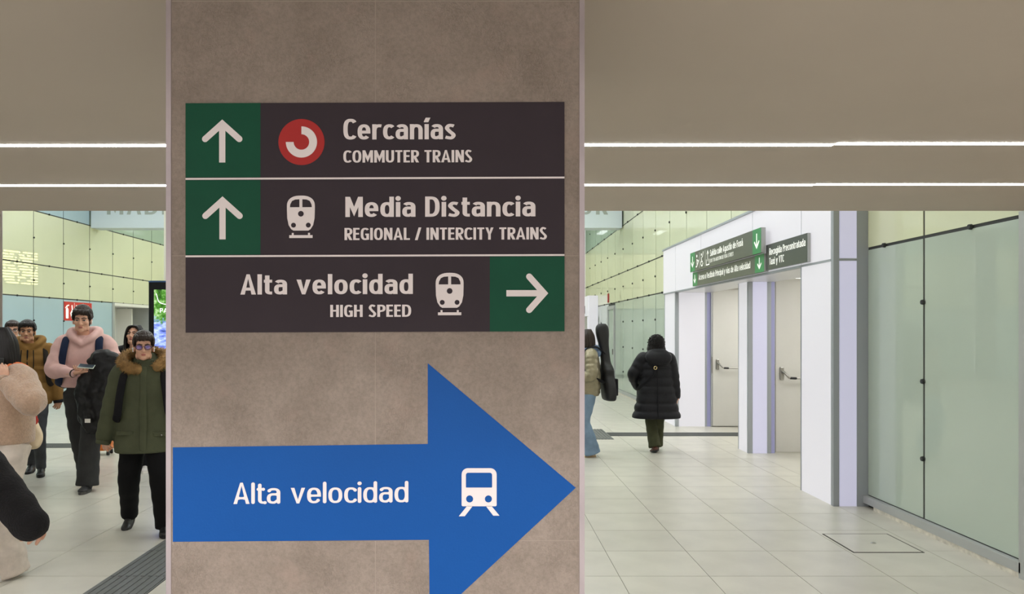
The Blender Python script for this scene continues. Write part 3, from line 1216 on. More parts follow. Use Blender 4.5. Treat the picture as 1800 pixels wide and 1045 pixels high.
# header
hy = [7.36, 8.05, 9.5, 11.75, 13.28, 14.19]
for a, b in zip(hy[:-1], hy[1:]):
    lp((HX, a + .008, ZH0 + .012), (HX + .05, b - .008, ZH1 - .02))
    if b < 14: st((HX + .003, b - .008, ZH0), (HX + .05, b + .008, ZH1 - .02), 'joint')
st((HX - .006, 7.36, ZH0 - .012), (HX + .05, 14.19, ZH0 + .01)); st((HX - .02, 7.30, ZH1 - .02), (3.60, 14.2, ZH1 + .01))
MB().box((HX + .05, 7.36, ZH0 + .012), (3.62, 14.19, ZH1 - .02)).build('header_core', m_white, po)
MB().box((HX + .05, 8.06, ZH0 - .01), (3.94, 13.40, ZH0 + .01)).build('soffit_panel', mat('soffit_grey_white', rgb(220, 220, 222), .3), po)
st((3.325, 14.19, 0), (3.60, 14.21, ZH1))
# lobby behind the openings
lob = empty('wall_lobby', (4.5, 10.7, 0), kind='structure')
MB().box((5.3, 8.0, 0), (5.4, 13.6, 2.5)).build('back', m_white, lob)
MB().box((3.84, 7.9, 0), (5.4, 8.0, 2.5)).build('side', m_white, lob)
MB().box((3.95, 13.45, 0), (5.4, 13.55, 2.5)).build('side', m_white, lob)
MB().box((3.84, 7.9, 2.42), (5.4, 13.6, 2.5)).build('lid', m_white, lob)
m_door = mat('door_cream', rgb(210, 208, 202), .42, var=.02, scale=3)
m_steel = mat('satin_steel', rgb(160, 158, 152), .3, metal=.9)
m_blackp = mat('black_plastic', rgb(28, 28, 30), .4)


def door(name, y, x0, label):
    r = empty(name, (x0, y, 0), kind='structure', label=label)
    MB().rbox((x0 + .012, y, .012), (x0 + .98, y + .05, 2.36), .003).build('leaf', m_door, r)
    MB().box((x0 - .012, y + .005, 0), (x0 + .008, y + .06, 2.4)).build('edge_profile', m_alu_grey, r)
    MB().box((x0 - .01, y - .004, .92), (x0 + .01, y + .004, 1.2)).build('latch_plate', m_steel, r)
    b = MB().rbox((x0 + .065, y - .03, .99), (x0 + .115, y - .001, 1.16), .006).build('push_bar', m_steel, r)
    MB().tube([(x0 + .09, y - .03, 1.10), (x0 + .10, y - .07, 1.09), (x0 + .16, y - .09, 1.02), (x0 + .20, y - .09, 1.015)], [.017, .016, .014, .014], n=10).build('lever_arm', m_steel, b, smooth=True)
    MB().tube([(x0 + .18, y - .09, 1.015), (x0 + .25, y - .09, 1.012)], [.017], n=10).build('sleeve', m_blackp, b, smooth=True)
    MB().tube([(x0 + .24, y - .09, 1.012), (x0 + .93, y - .09, 1.012)], [.0125], n=10).build('bar', m_steel, b, smooth=True)
    return r


door('door_1', 10.52, 3.955, 'near cream exit door standing open with steel push bar')
door('door_2', 13.36, 3.945, 'far cream exit door standing open with steel push bar')

# signs on the surround
m_pw = mat('sign_print_white_glow', rgb(244, 244, 236), .5, emit=.25, ecol=(1, 1, .95, 1))  # faint glow put into the white print itself
m_sgrey = mat('sign_olive_grey', rgb(92, 94, 84), .32, spec=.6)
m_sgreen = mat('sign_bright_green', rgb(58, 142, 84), .35)
m_sgd = mat('sign_dark_grey', rgb(74, 78, 74), .28, spec=.6)


def wall_sign(name, X, yl_, yr_, z0, z1, th, label, body):
    """a sign facing -x; u runs from its far end (left as read) to its near end"""
    r = empty(name, (X, yr_, z0), label=label, cat='sign')
    MB().box((X, yr_, z0), (X + th, yl_, z1)).build('box', body, r)
    MB().box((X + .001, yr_ - .006, z0 + .001), (X + th, yr_ - .0002, z1 - .001)).build('end_cap', m_alu_grey, r)
    return r, Plane((X, yl_, z0), (0, -1, 0), (0, 0, 1)), yl_ - yr_, z1 - z0


r, pl, w_, h_ = wall_sign('exit_sign', 3.20, 11.97, 8.93, 2.55, 2.84, .05, 'upper green and grey street exit sign on the glowing surround', m_sgrey)
for q in ([(0, 0), (.26, 0), (.26, h_), (0, h_)], [(w_ - .28, 0), (w_, 0), (w_, h_), (w_ - .28, h_)]): flat(pl, [q], .001, 'green_field', m_sgreen, r)
flat(pl, arrow_polys(.13, h_ / 2, .17, PI, .024) , .002, 'arrow', m_pw, r)
flat(pl, arrow_polys(w_ - .14, h_ / 2, .18, PI, .026), .002, 'arrow', m_pw, r)
for k, uu in enumerate((.50, .80)):
    flat(pl, [[(uu, .03), (uu + .006, .03), (uu + .006, h_ - .03), (uu, h_ - .03)]], .0015, 'dividing_line', m_pw, r)


def icon(polys_st, w, ox, name='pictogram', extra=()):
    out = []
    for st_ in polys_st:
        for q in stroke_quads(st_, w): out.append([(p.x + ox, p.y) for p in q])
    for d_ in extra: out.append([(a + ox, b) for a, b in d_])
    flat(pl, out, .002, name, m_pw, r)


icon([[(.0, .06), (.05, .06), (.15, .15)], [(.055, .09), (.05, .17)], [(.05, .16), (.1, .14)]], .022, .32, 'escalator_pictogram', (disc(.05, .215, .022, 14),))
icon([[(.02, .12), (.02, .08), (.05, .05), (.10, .05), (.13, .09)], [(.05, .18), (.06, .11), (.11, .11)], [(.10, .17), (.15, .25)]], .020, .56, 'wheelchair_pictogram', (disc(.05, .215, .02, 14),))
icon([[(.0, .12), (.0, .04), (.14, .04), (.14, .12)], [(.07, .09), (.07, .23)], [(.03, .19), (.07, .24), (.11, .19)]], .016, .86, 'exit_pictogram')
text_on(pl, 'Salida calle Agustín de Foxá', 1.05, 2.42, .148, .088, .17, .002, m_pw, r)
text_on(pl, 'EXIT TO AGUSTIN DE FOXA STREET', 1.05, 2.06, .060, .048, .15, .002, m_pw, r)

r, pl, w_, h_ = wall_sign('access_sign', 3.245, 12.0, 8.96, 2.335, 2.545, .05, 'lower green and grey high speed access sign on the glowing surround', m_sgrey)
for q in ([(0, 0), (.26, 0), (.26, h_), (0, h_)], [(w_ - .3, 0), (w_, 0), (w_, h_), (w_ - .3, h_)]): flat(pl, [q], .001, 'green_field', m_sgreen, r)
flat(pl, arrow_polys(.12, h_ / 2, .13, PI, .022), .002, 'arrow', m_pw, r)
flat(pl, arrow_polys(w_ - .15, h_ / 2, .14, PI, .024), .002, 'arrow', m_pw, r)
text_on(pl, 'Acceso a Vestíbulo Principal y vías de Alta velocidad', .34, 2.58, .075, .084, .17, .002, m_pw, r)

r, pl, w_, h_ = wall_sign('pickup_sign', 3.265, 8.955, 7.815, 2.345, 2.635, .03, 'dark grey taxi pickup sign above the near exit opening', m_sgd)
text_on(pl, 'Recogida Precontratada', .11, 1.10, .165, .078, .18, .002, m_pw, r)
text_on(pl, 'Taxi y VTC', .11, .54, .055, .078, .18, .002, m_pw, r)

# ---- far doorway surround and narrow door further down the right wall
fs = empty('exit_surround', (3.4, 24.2, 0), label='small glowing white doorway surround at the far end of the right wall', cat='doorway')
MB().box((3.32, 24.2, 0), (3.60, 24.26, 2.75)).build('light_panel', m_light_a, fs)
for (a, b, z0, z1) in ((24.27, 24.5, 0, 2.1), (26.3, 26.6, 0, 2.1), (24.27, 26.6, 2.12, 2.75)):
    MB().box((3.30, a, z0), (3.35, b, z1)).build('light_panel', m_light_a, fs)
MB().box((3.345, 24.27, 0), (3.6, 24.5, 2.1)).build('pier_core', m_white, fs)
MB().box((3.345, 26.3, 0), (3.6, 26.6, 2.75)).build('pier_core', m_white, fs)
MB().box((3.285, 25.0, 2.2), (3.30, 26.0, 2.45)).build('sign_panel', m_sgd, fs)
MB().box((3.58, 24.5, 0), (3.605, 26.3, 2.1)).build('leaf', m_door, fs)
d4 = empty('door_4', (XR, FD0, 0), kind='structure')
for (a, b, z0, z1) in ((FD0, FD0 + .1, 0, 2.35), (FD1 - .1, FD1, 0, 2.35), (FD0 + .1, FD1 - .1, 2.25, 2.35)):
    MB().box((XR - .04, a, z0), (XR + .012, b, z1)).build('frame', m_alu_grey, d4)
MB().box((XR - .01, FD0 + .1, 0), (XR + .012, FD1 - .1, 2.25)).build('leaf', m_glass_lo, d4)
MB().box((XR - .05, FD0 + .2, 1.0), (XR - .012, FD0 + .23, 1.15)).build('handle', m_steel, d4)
MB().box((XR - .012, FD1 - .1, 2.46), (XR - .002, FD1 + .15, 2.72)).build('red_notice', m_red, d4)

# ---- inspection hatch in the floor
ha = empty('floor_hatch', (3.02, 6.03, 0), label='square tiled floor hatch with dark rim by the glass wall', cat='hatch')
hx0, hx1, hy0, hy1 = 2.755, 3.285, 5.775, 6.31
MB().rbox((hx0 + .012, hy0 + .012, .0004), (hx1 - .012, hy1 - .012, .0030), .001).build('lid', m_tile, ha)
for a, b in (((hx0, hy0), (hx1, hy0 + .012)), ((hx0, hy1 - .012), (hx1, hy1)), ((hx0, hy0 + .012), (hx0 + .012, hy1 - .012)), ((hx1 - .012, hy0 + .012), (hx1, hy1 - .012))):
    MB().box((a[0], a[1], .0003), (b[0], b[1], .0026)).build('rim', mat('hatch_rim', rgb(70, 66, 58), .6, metal=.4), ha)
MB().ell((3.03, 6.03, .003), (.022, .022, .006), 14, 6).build('lifting_stud', m_steel, ha, smooth=True)

# ---- fire equipment notice on the left wall
fg = empty('fire_sign', (XL + .01, 19.4, 1.92), label='red fire equipment sign with white pictograms on the left glass wall', cat='sign')
MB().box((XL + .002, 18.76, 1.90), (XL + .012, 20.08, 2.36)).build('plate', mat('fire_red', rgb(206, 50, 40), .5), fg)
fp = Plane((XL + .012, 18.76, 1.90), (0, 1, 0), (0, 0, 1))
r, pl = fg, fp
m_fw = m_pw
for k in (.46, .88): flat(fp, [[(k, .02), (k + .012, .02), (k + .012, .44), (k, .44)]], .001, 'dividing_line', m_pw, fg)
icon([[(.13, .31), (.13, .36), (.22, .38)], [(.12, .36), (.05, .30)]], .03, 0, 'extinguisher_pictogram', (rrect(.07, .05, .19, .31, .02, 4, .05),))
icon([[(.08, .06), (.03, .18), (.1, .26), (.08, .38)], [(.08, .06), (.14, .16), (.1, .26)]], .05, .27, 'flame_pictogram')
icon([[(.06, .08), (.06, .36), (.3, .36), (.3, .22)], [(.16, .1), (.16, .28)], [(.24, .08), (.34, .14)]], .05, .50, 'hose_pictogram')
icon([[(.05, .1), (.05, .3), (.2, .38)], [(.18, .08), (.18, .26), (.32, .3)]], .05, .95, 'alarm_pictogram')

# ---- digital totem with a glowing picture
def screen_mat():
    m = bpy.data.materials.new('screen_aerial_picture')
    m.use_nodes = True
    N, L = m.node_tree.nodes, m.node_tree.links
    p = N['Principled BSDF']
    p.inputs['Base Color'].default_value = (0.01, 0.01, 0.01, 1)
    p.inputs['Roughness'].default_value = 0.15
    tc = N.new('ShaderNodeTexCoord')
    def nz(sc, d, st=(1, 1, 1)):
        mp = N.new('ShaderNodeMapping'); mp.inputs['Scale'].default_value = st
        L.new(tc.outputs['Object'], mp.inputs['Vector'])
        n = N.new('ShaderNodeTexNoise'); n.inputs['Scale'].default_value = sc; n.inputs['Detail'].default_value = d
        n.inputs['Roughness'].default_value = .65
        L.new(mp.outputs['Vector'], n.inputs['Vector']); return n
    def ramp(src, els):
        r_ = N.new('ShaderNodeValToRGB')
        e = r_.color_ramp.elements
        e[0].position, e[0].color = els[0]
        e[1].position, e[1].color = els[-1]
        for ps, c in els[1:-1]:
            k = e.new(ps); k.color = c
        L.new(src, r_.inputs['Fac']); return r_
    g = ramp(nz(16, 8).outputs['Fac'], [(.3, rgb(14, 44, 14)), (.5, rgb(70, 130, 40)), (.62, rgb(150, 190, 120)), (.75, rgb(240, 246, 240))])
    b = ramp(nz(9, 8, (1, 1, 2.2)).outputs['Fac'], [(.3, rgb(30, 50, 110)), (.45, rgb(110, 130, 220)), (.58, rgb(170, 190, 250)), (.7, rgb(235, 240, 255))])
    sx = N.new('ShaderNodeSeparateXYZ'); L.new(tc.outputs['Object'], sx.inputs[0])
    nn = nz(5, 5)
    ad = N.new('ShaderNodeMath'); ad.operation = 'MULTIPLY_ADD'; ad.inputs[1].default_value = .9
    L.new(nn.outputs['Fac'], ad.inputs[0]); L.new(sx.outputs['Z'], ad.inputs[2])
    mr = N.new('ShaderNodeMapRange'); mr.inputs['From Min'].default_value = 2.20; mr.inputs['From Max'].default_value = 2.28
    L.new(ad.outputs[0], mr.inputs['Value'])
    mx = N.new('ShaderNodeMix'); mx.data_type = 'RGBA'
    L.new(mr.outputs['Result'], mx.inputs[0]); L.new(b.outputs['Color'], mx.inputs[6]); L.new(g.outputs['Color'], mx.inputs[7])
    L.new(mx.outputs[2], p.inputs['Emission Color'])
    p.inputs['Emission Strength'].default_value = 0.95
    return m


TY = 9.8
tx0 = (260.5 - VX) * TY / F
to = empty('advertising_totem', (tx0 + .5, TY + .1, 0), label='tall black advertising totem with a glowing aerial picture behind the parka wearer', cat='screen')
ztop = EYE + (VY - 493.5) * TY / F
MB().rbox((tx0, TY, .03), (tx0 + 1.0, TY + .18, ztop), .015).build('housing', mat('totem_black', rgb(18, 22, 26), .25), to)
MB().rbox((tx0 - .03, TY - .04, 0), (tx0 + 1.03, TY + .24, .03), .008).build('base_plate', m_strip, to)
MB().box((tx0 + .005, TY - .002, ztop - .022), (tx0 + .995, TY + .001, ztop - .006)).build('blue_edge', mat('totem_blue_edge', rgb(44, 84, 130), .4), to)
scx0, scx1, scz0, scz1 = tx0 + .075, tx0 + .925, .55, ztop - .115
sc_ = MB().box((scx0, TY - .006, scz0), (scx1, TY + .001, scz1)).build('screen', screen_mat(), to)
tp = Plane((0, TY - .006, 0), (1, 0, 0), (0, 0, 1))
text_on(tp, 'PAR', at(281.5, 0, TY).x, at(301, 0, TY).x, at(0, 550, TY).z, .055, .14, .002, emis('screen_white', (1, 1, 1, 1), 1.0), sc_)
trail = smooth_path([(.12, 0, -.05), (.16, 0, -.16), (.28, 0, -.2), (.32, 0, -.28), (.46, 0, -.3)], 6)
mbt = MB()
for q in stroke_quads([(scx0 + p.x - .09, scz1 + p.z) for p in trail], .009): mbt.add([tp.p(a.x, a.y, .0015) for a in q], [(0, 1, 2, 3)])
mbt.build('picture_path', MATS['screen_white'], sc_)

# ---- departures board hanging in the hall behind the pillar (seen only as a reflection in the left wall)
bd = empty('departures_board', (-5.7, 24.2, 3.0), rz=math.radians(-73), label='departures board mirrored as rows of yellow print in the left glass wall', cat='board')
MB().box((-.85, 0, 0), (.85, .15, 1.25)).build('housing', m_blackp, bd, local=True)
for q in (-.6, .6): MB().tube([(q, .07, 1.25), (q, .07, Z_HIGH - 3.0)], [.02], n=8, caps=False).build('hanger', m_blackp, bd, local=True)
rnd = random.Random(3)
m_amber = emis('board_amber', (1.0, .95, .35, 1), 7.0)
for k in range(12):
    mb = MB(); z = .12 + k * .088; xx = -.78
    while xx < .7:
        wd_ = rnd.uniform(.03, .09)
        if rnd.random() < .8: mb.box((xx, -.007, z), (xx + wd_, 0.0, z + .048))
        xx += wd_ + .018
    mb.build('lit_row', m_amber, bd, local=True, kind='stuff')

# unseen luminaires added inside the lobby to brighten the doors
MB().box((4.2, 8.6, 2.405), (4.9, 9.6, 2.418)).build('luminaire', emis('lobby_fill_light', (1, .99, .97, 1), 6.5), lob)
MB().box((4.2, 11.4, 2.405), (4.9, 12.6, 2.418)).build('luminaire', MATS['lobby_fill_light'], lob)

# ================================================================== PEOPLE
SK = mat('skin_light', rgb(214, 166, 140), .5, var=.06, scale=25)
SK2 = mat('skin_tan', rgb(196, 146, 112), .5, var=.06, scale=25)
HAIR = mat('hair_black', rgb(24, 20, 19), .45, spec=.4)
HAIRB = mat('hair_dark_brown', rgb(46, 34, 27), .45, spec=.4)
m_eyew = mat('eye_white', rgb(226, 220, 214), .25)
m_iris = mat('eye_iris', rgb(38, 26, 20), .2)
m_lip = mat('lip', rgb(176, 108, 98), .45)
m_ear_white = mat('earphone_white', rgb(236, 236, 236), .3)


def lens_mat(name, col, alpha):
    m = mat(name, col, .08, spec=.8)
    m.node_tree.nodes['Principled BSDF'].inputs['Alpha'].default_value = alpha
    return m


def V3(*a): return Vector(a)


def ik(a, b, l1, l2, pole):
    a, b = Vector(a), Vector(b)
    d = b - a
    L = d.length
    if L > (l1 + l2) * .998:
        b = a + d.normalized() * (l1 + l2) * .998
        d = b - a; L = d.length
    x = (l1 * l1 - l2 * l2 + L * L) / (2 * L)
    h = math.sqrt(max(l1 * l1 - x * x, 0))
    u = d.normalized()
    p = Vector(pole); p = (p - u * p.dot(u))
    p = p.normalized() if p.length > 1e-6 else u.orthogonal().normalized()
    return a + u * x + p * h


class Fig:
    """joint positions for a 1.75 m figure that faces local -y; L is the figure's own left (+x)"""
    def __init__(self, name, label, X, Y, H, rz, lean=0.0, dz=0.0, ankles=None, wrists=None, knees=None, elbows=None,
                 head=(0, 0, 0), yaw=0.0, pitch=0.0, roll=0.0, group=None, sh=.185, hipw=.09, shdz=0.0):
        self.root = empty(name, (X, Y, 0), rz, H / 1.75, label, 'person', group)
        ly = lean
        self.ly = ly
        self.neck = V3(head[0] * .6, ly + head[1] * .5, 1.475 + dz)
        self.headc = V3(head[0], ly - .03 + head[1], 1.63 + dz + head[2])
        self.HM = Matrix.Translation(self.headc) @ Matrix.Rotation(yaw, 4, 'Z') @ Matrix.Rotation(pitch, 4, 'X') @ Matrix.Rotation(roll, 4, 'Y')
        self.S = {1: V3(sh, ly + .01, 1.425 + dz + shdz), -1: V3(-sh, ly + .01, 1.425 + dz + shdz)}
        self.hip = {1: V3(hipw, 0, .92 + dz), -1: V3(-hipw, 0, .92 + dz)}
        ank = ankles or {1: (.10, 0, .09), -1: (-.10, 0, .09)}
        wri = wrists or {1: (.27, -.05, .88), -1: (-.27, -.05, .88)}
        kp = knees or {1: (.05, -1, 0), -1: (-.05, -1, 0)}
        ep = elbows or {1: (.5, 1, 0), -1: (-.5, 1, 0)}
        self.A, self.K, self.W, self.E = {}, {}, {}, {}
        for s_ in (1, -1):
            self.A[s_] = Vector(ank[s_])
            self.K[s_] = ik(self.hip[s_], self.A[s_], .44, .42, kp[s_])
            self.W[s_] = Vector(wri[s_])
            self.E[s_] = ik(self.S[s_], self.W[s_], .30, .26, ep[s_])
            d = (self.W[s_] - self.E[s_])
            self.W[s_] = self.E[s_] + d.normalized() * min(d.length, .26)
        self.dz = dz

    def yat(self, z):
        return self.ly * max(0, min(1.1, (z - .95) / .5))

    # ---------------------------------------------------------------- bare figure
    def body(self, skin, hands=None, female=False, jaw=1.0):
        mb = MB()
        dz = self.dz
        R = [(.86, .13, .10), (.95, .15, .105), (1.08, .125, .088), (1.28, .155, .105), (1.40, .15, .085), (1.47, .06, .055)]
        mb.loft([(z + dz, rx, ry, self.yat(z)) for z, rx, ry in R], n=20)
        for s_ in (1, -1):
            mb.tube(smooth_path([self.hip[s_], self.K[s_], self.A[s_]], 5), [.08, .068, .05, .047, .036], n=10)
            mb.tube(smooth_path([self.S[s_], self.E[s_], self.W[s_]], 5), [.05, .042, .036, .034, .027], n=10)
        mb.tube([self.neck + V3(0, .01, -.08), self.neck, self.headc], [.06, .056, .054], n=12)
        mb.remesh(.015, 2)
        # head
        h = MB()
        j = jaw
        h.ell((0, .014, .036), (.074, .094, .084)); h.ell((0, -.028, -.02), (.064, .060, .085))
        h.ell((0, -.036, -.072), (.049 * j, .05, .042)); h.ell((0, -.070, -.094), (.024 * j, .022, .020))
        h.tube([(0, -.086, .012), (0, -.100, -.012), (0, -.110, -.032)], [.008, .010, .0125], n=8)
        for sx in (-1, 1):
            h.ell((sx * .011, -.098, -.036), (.009, .011, .008)); h.ell((sx * .042, -.058, -.022), (.022, .026, .022))
            h.tube([(sx * .008, -.084, .022), (sx * .045, -.070, .020)], [.011, .010], n=8)
            h.ell((sx * .077, .012, -.012), (.010, .020, .032)); h.ell((sx * .052 * j, -.01, -.075), (.014, .03, .03))
        h.ell((0, -.086, -.064), (.022, .012, .010))
        h.tube([(0, .012, -.02), (0, .03, -.10), (0, .05, -.19)], [.052, .052, .058], n=12)
        h.remesh(.0052, 3)
        h.xform(self.HM)
        mb.join(h)
        for s_, spec in (hands or {}).items():
            hb = MB()
            make_hand(hb, self.W[s_], spec, s_)
            hb.remesh(.0042, 2)
            mb.join(hb)
        o = mb.build('body', skin, self.root, smooth=True, local=True)
        return o

    def face(self, bro, gaze=True):
        for sx in (-1, 1):
            e = MB().ell((sx * .031, -.0815, .0), (.0135, .006, .0062), 12, 8).xform(self.HM).build('eye', m_eyew, self.root, True, True)
            MB().ell((sx * .031, -.0865, -.0005), (.006, .0022, .0058), 10, 6).xform(self.HM).build('iris', m_iris, e, True, True)
            MB().tube([(sx * .015, -.0875, .003), (sx * .03, -.0905, .0075), (sx * .047, -.080, .003)], [.0022, .003, .002], n=6).xform(self.HM).build('eyelid', bro, e, True, True)
            MB().tube([(sx * .012, -.095, .020), (sx * .032, -.090, .027), (sx * .052, -.074, .021)], [.0042, .0052, .003], n=6).xform(self.HM).build('eyebrow', bro, self.root, True, True)
        MB().ell((0, -.0965, -.060), (.0215, .0055, .0045), 12, 6).ell((0, -.0955, -.0675), (.018, .006, .0050), 12, 6).xform(self.HM).build('lips', m_lip, self.root, True, True)

    def glasses(self, frame, lens):
        mb = MB()
        for sx in (-1, 1):
            pts = [(sx * .034 + .0255 * math.cos(t), -.1035 + .006 * abs(math.cos(t)) * (1 if math.cos(t) * sx > 0 else 0), -.002 + .0185 * math.copysign(abs(math.sin(t)) ** .8, math.sin(t))) for t in [2 * PI * k / 20 for k in range(21)]]
            mb.tube(pts, [.0028], n=6, caps=False)
            mb.tube([(sx * .058, -.098, .006), (sx * .078, -.03, .008), (sx * .079, .015, .002)], [.0026], n=6)
        mb.tube([(-.011, -.104, .004), (0, -.107, .006), (.011, -.104, .004)], [.0026], n=6)
        g = mb.xform(self.HM).build('glasses', frame, self.root, True, True)
        for sx in (-1, 1):
            MB().ell((sx * .034, -.1035, 0), (.0225, .0012, .0175), 16, 6).xform(self.HM).build('lens', lens, g, True, True)

    def earphone(self, side):
        MB().ell((side * .085, -.005, -.012), .008, 8, 6).tube([(side * .086, -.008, -.014), (side * .084, -.014, -.038)], [.0038], n=6).xform(self.HM).build('earphone', m_ear_white, self.root, True, True)

    # ---------------------------------------------------------------- hair
    def hair(self, m, style='short', seed=1, vol=1.0):
        rn = random.Random(seed)
        mb = MB()
        mb.ell((0, .026, .050), (.083 * vol, .097, .087 * vol))
        mb.ell((0, .060, -.005), (.070, .062, .085))
        if style == 'short':
            C0 = V3(0, .024, .050)
            def surf(q, g=1.0):
                u = q - C0
                v = V3(u.x / .084, u.y / .098, u.z / (.088 * vol))
                return C0 + u * (g / max(v.length, 1e-6))
            for _ in range(620):
                a = rn.uniform(0, 2 * PI); t = rn.uniform(0, 1.5)
                p = surf(C0 + V3(math.sin(t) * math.cos(a), math.sin(t) * math.sin(a), math.cos(t)) * .09)
                if p.y < -.04 and p.z < .06: continue
                if p.y > .05: fl = V3(p.x * 3 + rn.uniform(-.3, .3), .35, -1)
                elif abs(p.x) > .06: fl = V3(rn.uniform(-.1, .1), -.35 + rn.uniform(-.2, .2), -1)
                else: fl = V3(p.x * 4 + rn.uniform(-.35, .35), -1, -.2)
                d = fl.normalized()
                L_ = rn.uniform(.045, .075)
                q0, q1, q2, q3 = surf(p, .99), surf(p + d * L_ * .35, 1.03), surf(p + d * L_ * .7, 1.035), surf(p + d * L_, 1.0)
                if q3.y < -.03 and q3.z < .045: continue
                mb.tube([q0, q1, q2, q3], [.0055, .0062, .0055, .0015], n=5, caps=False)
            sw = rn.choice((-1, 1))
            for k in range(46):
                x = rn.uniform(-.064, .064)
                y = -.078 * math.sqrt(max(0, 1 - (x / .085) ** 2)) - .004
                e = rn.uniform(.050, .074)
                mb.tube([(x, y + .035, .100 + rn.uniform(-.006, .008)), (x + sw * .004, y - .010, .090 + rn.uniform(-.006, .008)), (x + sw * rn.uniform(.004, .014), y - .013, (e + .09) / 2), (x + sw * rn.uniform(.01, .022), y - .006, e)], [.009, .0095, .0075, .0018], n=5, caps=False)
            for sx in (-1, 1):
                for k in range(9):
                    y = -.035 + .012 * k
                    mb.tube([(sx * .074, y, .06), (sx * .080, y - .002, .03), (sx * .077, y - .004, .0 + (.012 if k > 2 else .0))], [.012, .010, .003], n=5, caps=False)
        elif style in ('long', 'bob', 'curly'):
            low = {'long': -.34, 'bob': -.17, 'curly': -.15}[style]
            for k in range(110):
                a = rn.uniform(-.42, PI + .42)
                x, y = math.cos(a), math.sin(a)
                top = V3(.04 * x, .03 + .04 * y, .125)
                mid = V3(.090 * x, .022 + .098 * y, .03)
                wv = .018 if style == 'curly' else .004
                end = V3(.085 * x + rn.uniform(-wv, wv), .03 + .088 * y + rn.uniform(-wv, wv), low + rn.uniform(0, .04))
                lo = V3((.098 if style != 'curly' else .115) * x + rn.uniform(-wv, wv), .03 + .10 * y, low * .55)
                mb.tube(smooth_path([top, mid, lo, end], 4), [.018, .016, .014, .013, .005], n=5, caps=False)
            for sx in (-1, 1):
                for k in range(8):
                    mb.tube(smooth_path([(sx * .004, -.02 - .007 * k, .122 - .003 * k), (sx * .05, -.052 - .003 * k, .085), (sx * .078, -.035 - .003 * k, .02), (sx * (.082 + .002 * k), -.02, -.08), (sx * .085, -.005, low * .9)], 4), [.014, .014, .013, .012, .006], n=5, caps=False)
        if style == 'curly':
            for _ in range(1500):
                a = rn.uniform(-.5, PI + .5); t = rn.uniform(.1, 2.5)
                p = V3(.106 * math.sin(t) * math.cos(a), .032 + .112 * math.sin(t) * math.sin(a), .015 + .125 * math.cos(t)) * rn.uniform(.95, 1.06)
                d = V3(math.cos(a) + rn.uniform(-.8, .8), math.sin(a) + rn.uniform(-.8, .8), rn.uniform(-1.0, .4)).normalized()
                e = V3(rn.uniform(-1, 1), rn.uniform(-1, 1), rn.uniform(-1, .3)).normalized()
                mb.tube([p, p + d * .010, p + d * .014 + e * .012, p + d * .008 + e * .024], [.0042, .0045, .004, .0025], n=5, caps=False)
        mb.xform(self.HM).build('hair', m, self.root, True, True)

    # ---------------------------------------------------------------- clothes
    def top(self, m, rings, sleeve, name='jacket', cuff=None, voxel=.011, fold=.03, bulge=0.0, pitch=.07, smooth=2, disp=.0, extra=None, sl_fold=None, wrist_ext=0.0, shoulder=None):
        mb = MB()
        mb.loft([(z + self.dz, rx, ry, self.yat(z) + (yo[0] if yo else 0)) for z, rx, ry, *yo in rings], n=36, fold=fold * .5, freq=34, bulge=bulge, pitch=pitch, seed=1.3)
        for s_ in (1, -1):
            S, E, W_ = self.S[s_], self.E[s_], self.W[s_]
            W2 = W_ + (W_ - E).normalized() * wrist_ext
            P = smooth_path([S + V3(-s_ * .05, 0, .0), S + (E - S) * .12, S.lerp(E, .6), E, E.lerp(W2, .5), W2], 7)
            mb.tube(P, sleeve, n=18, fold=fold if sl_fold is None else sl_fold, freq=62, seed=s_ * .7, bulge=bulge, pitch=pitch)
        if extra: extra(mb)
        mb.remesh(voxel, smooth, disp, .05)
        o = mb.build(name, m, self.root, True, True)
        if cuff:
            for s_ in (1, -1):
                E, W_ = self.E[s_], self.W[s_]
                d = (W_ - E).normalized()
                a = W_ + d * (wrist_ext + sleeve[-1] * .5)
                MB().tube([a, a + d * .035], [sleeve[-1] * .86, sleeve[-1] * .8], n=14, caps=False).build('cuff', cuff, o, True, True)
        return o

    def trousers(self, m, waist=.99, leg=(.105, .088, .078, .075), hem=.06, fold=.03, name='trousers', seat=(.165, .13), voxel=.011, flare=None):
        mb = MB()
        mb.loft([(.86 + self.dz, seat[0] * .86, seat[1] * .85, 0), (.93 + self.dz, seat[0], seat[1], 0), (waist + self.dz, seat[0] * .95, seat[1] * .92, 0)], n=24)
        for s_ in (1, -1):
            hp, K, A = self.hip[s_], self.K[s_], self.A[s_]
            low = A + (A - K).normalized() * (.09 - hem) if hem < .09 else A + (K - A).normalized() * (hem - .09)
            P = smooth_path([hp + V3(0, 0, .02), hp.lerp(K, .5), K, K.lerp(low, .5), low], 8)
            mb.tube(P, leg, n=18, fold=fold, freq=48, seed=s_ * 1.1, caps=False)
        mb.remesh(voxel, 2)
        return mb.build(name, m, self.root, True, True)

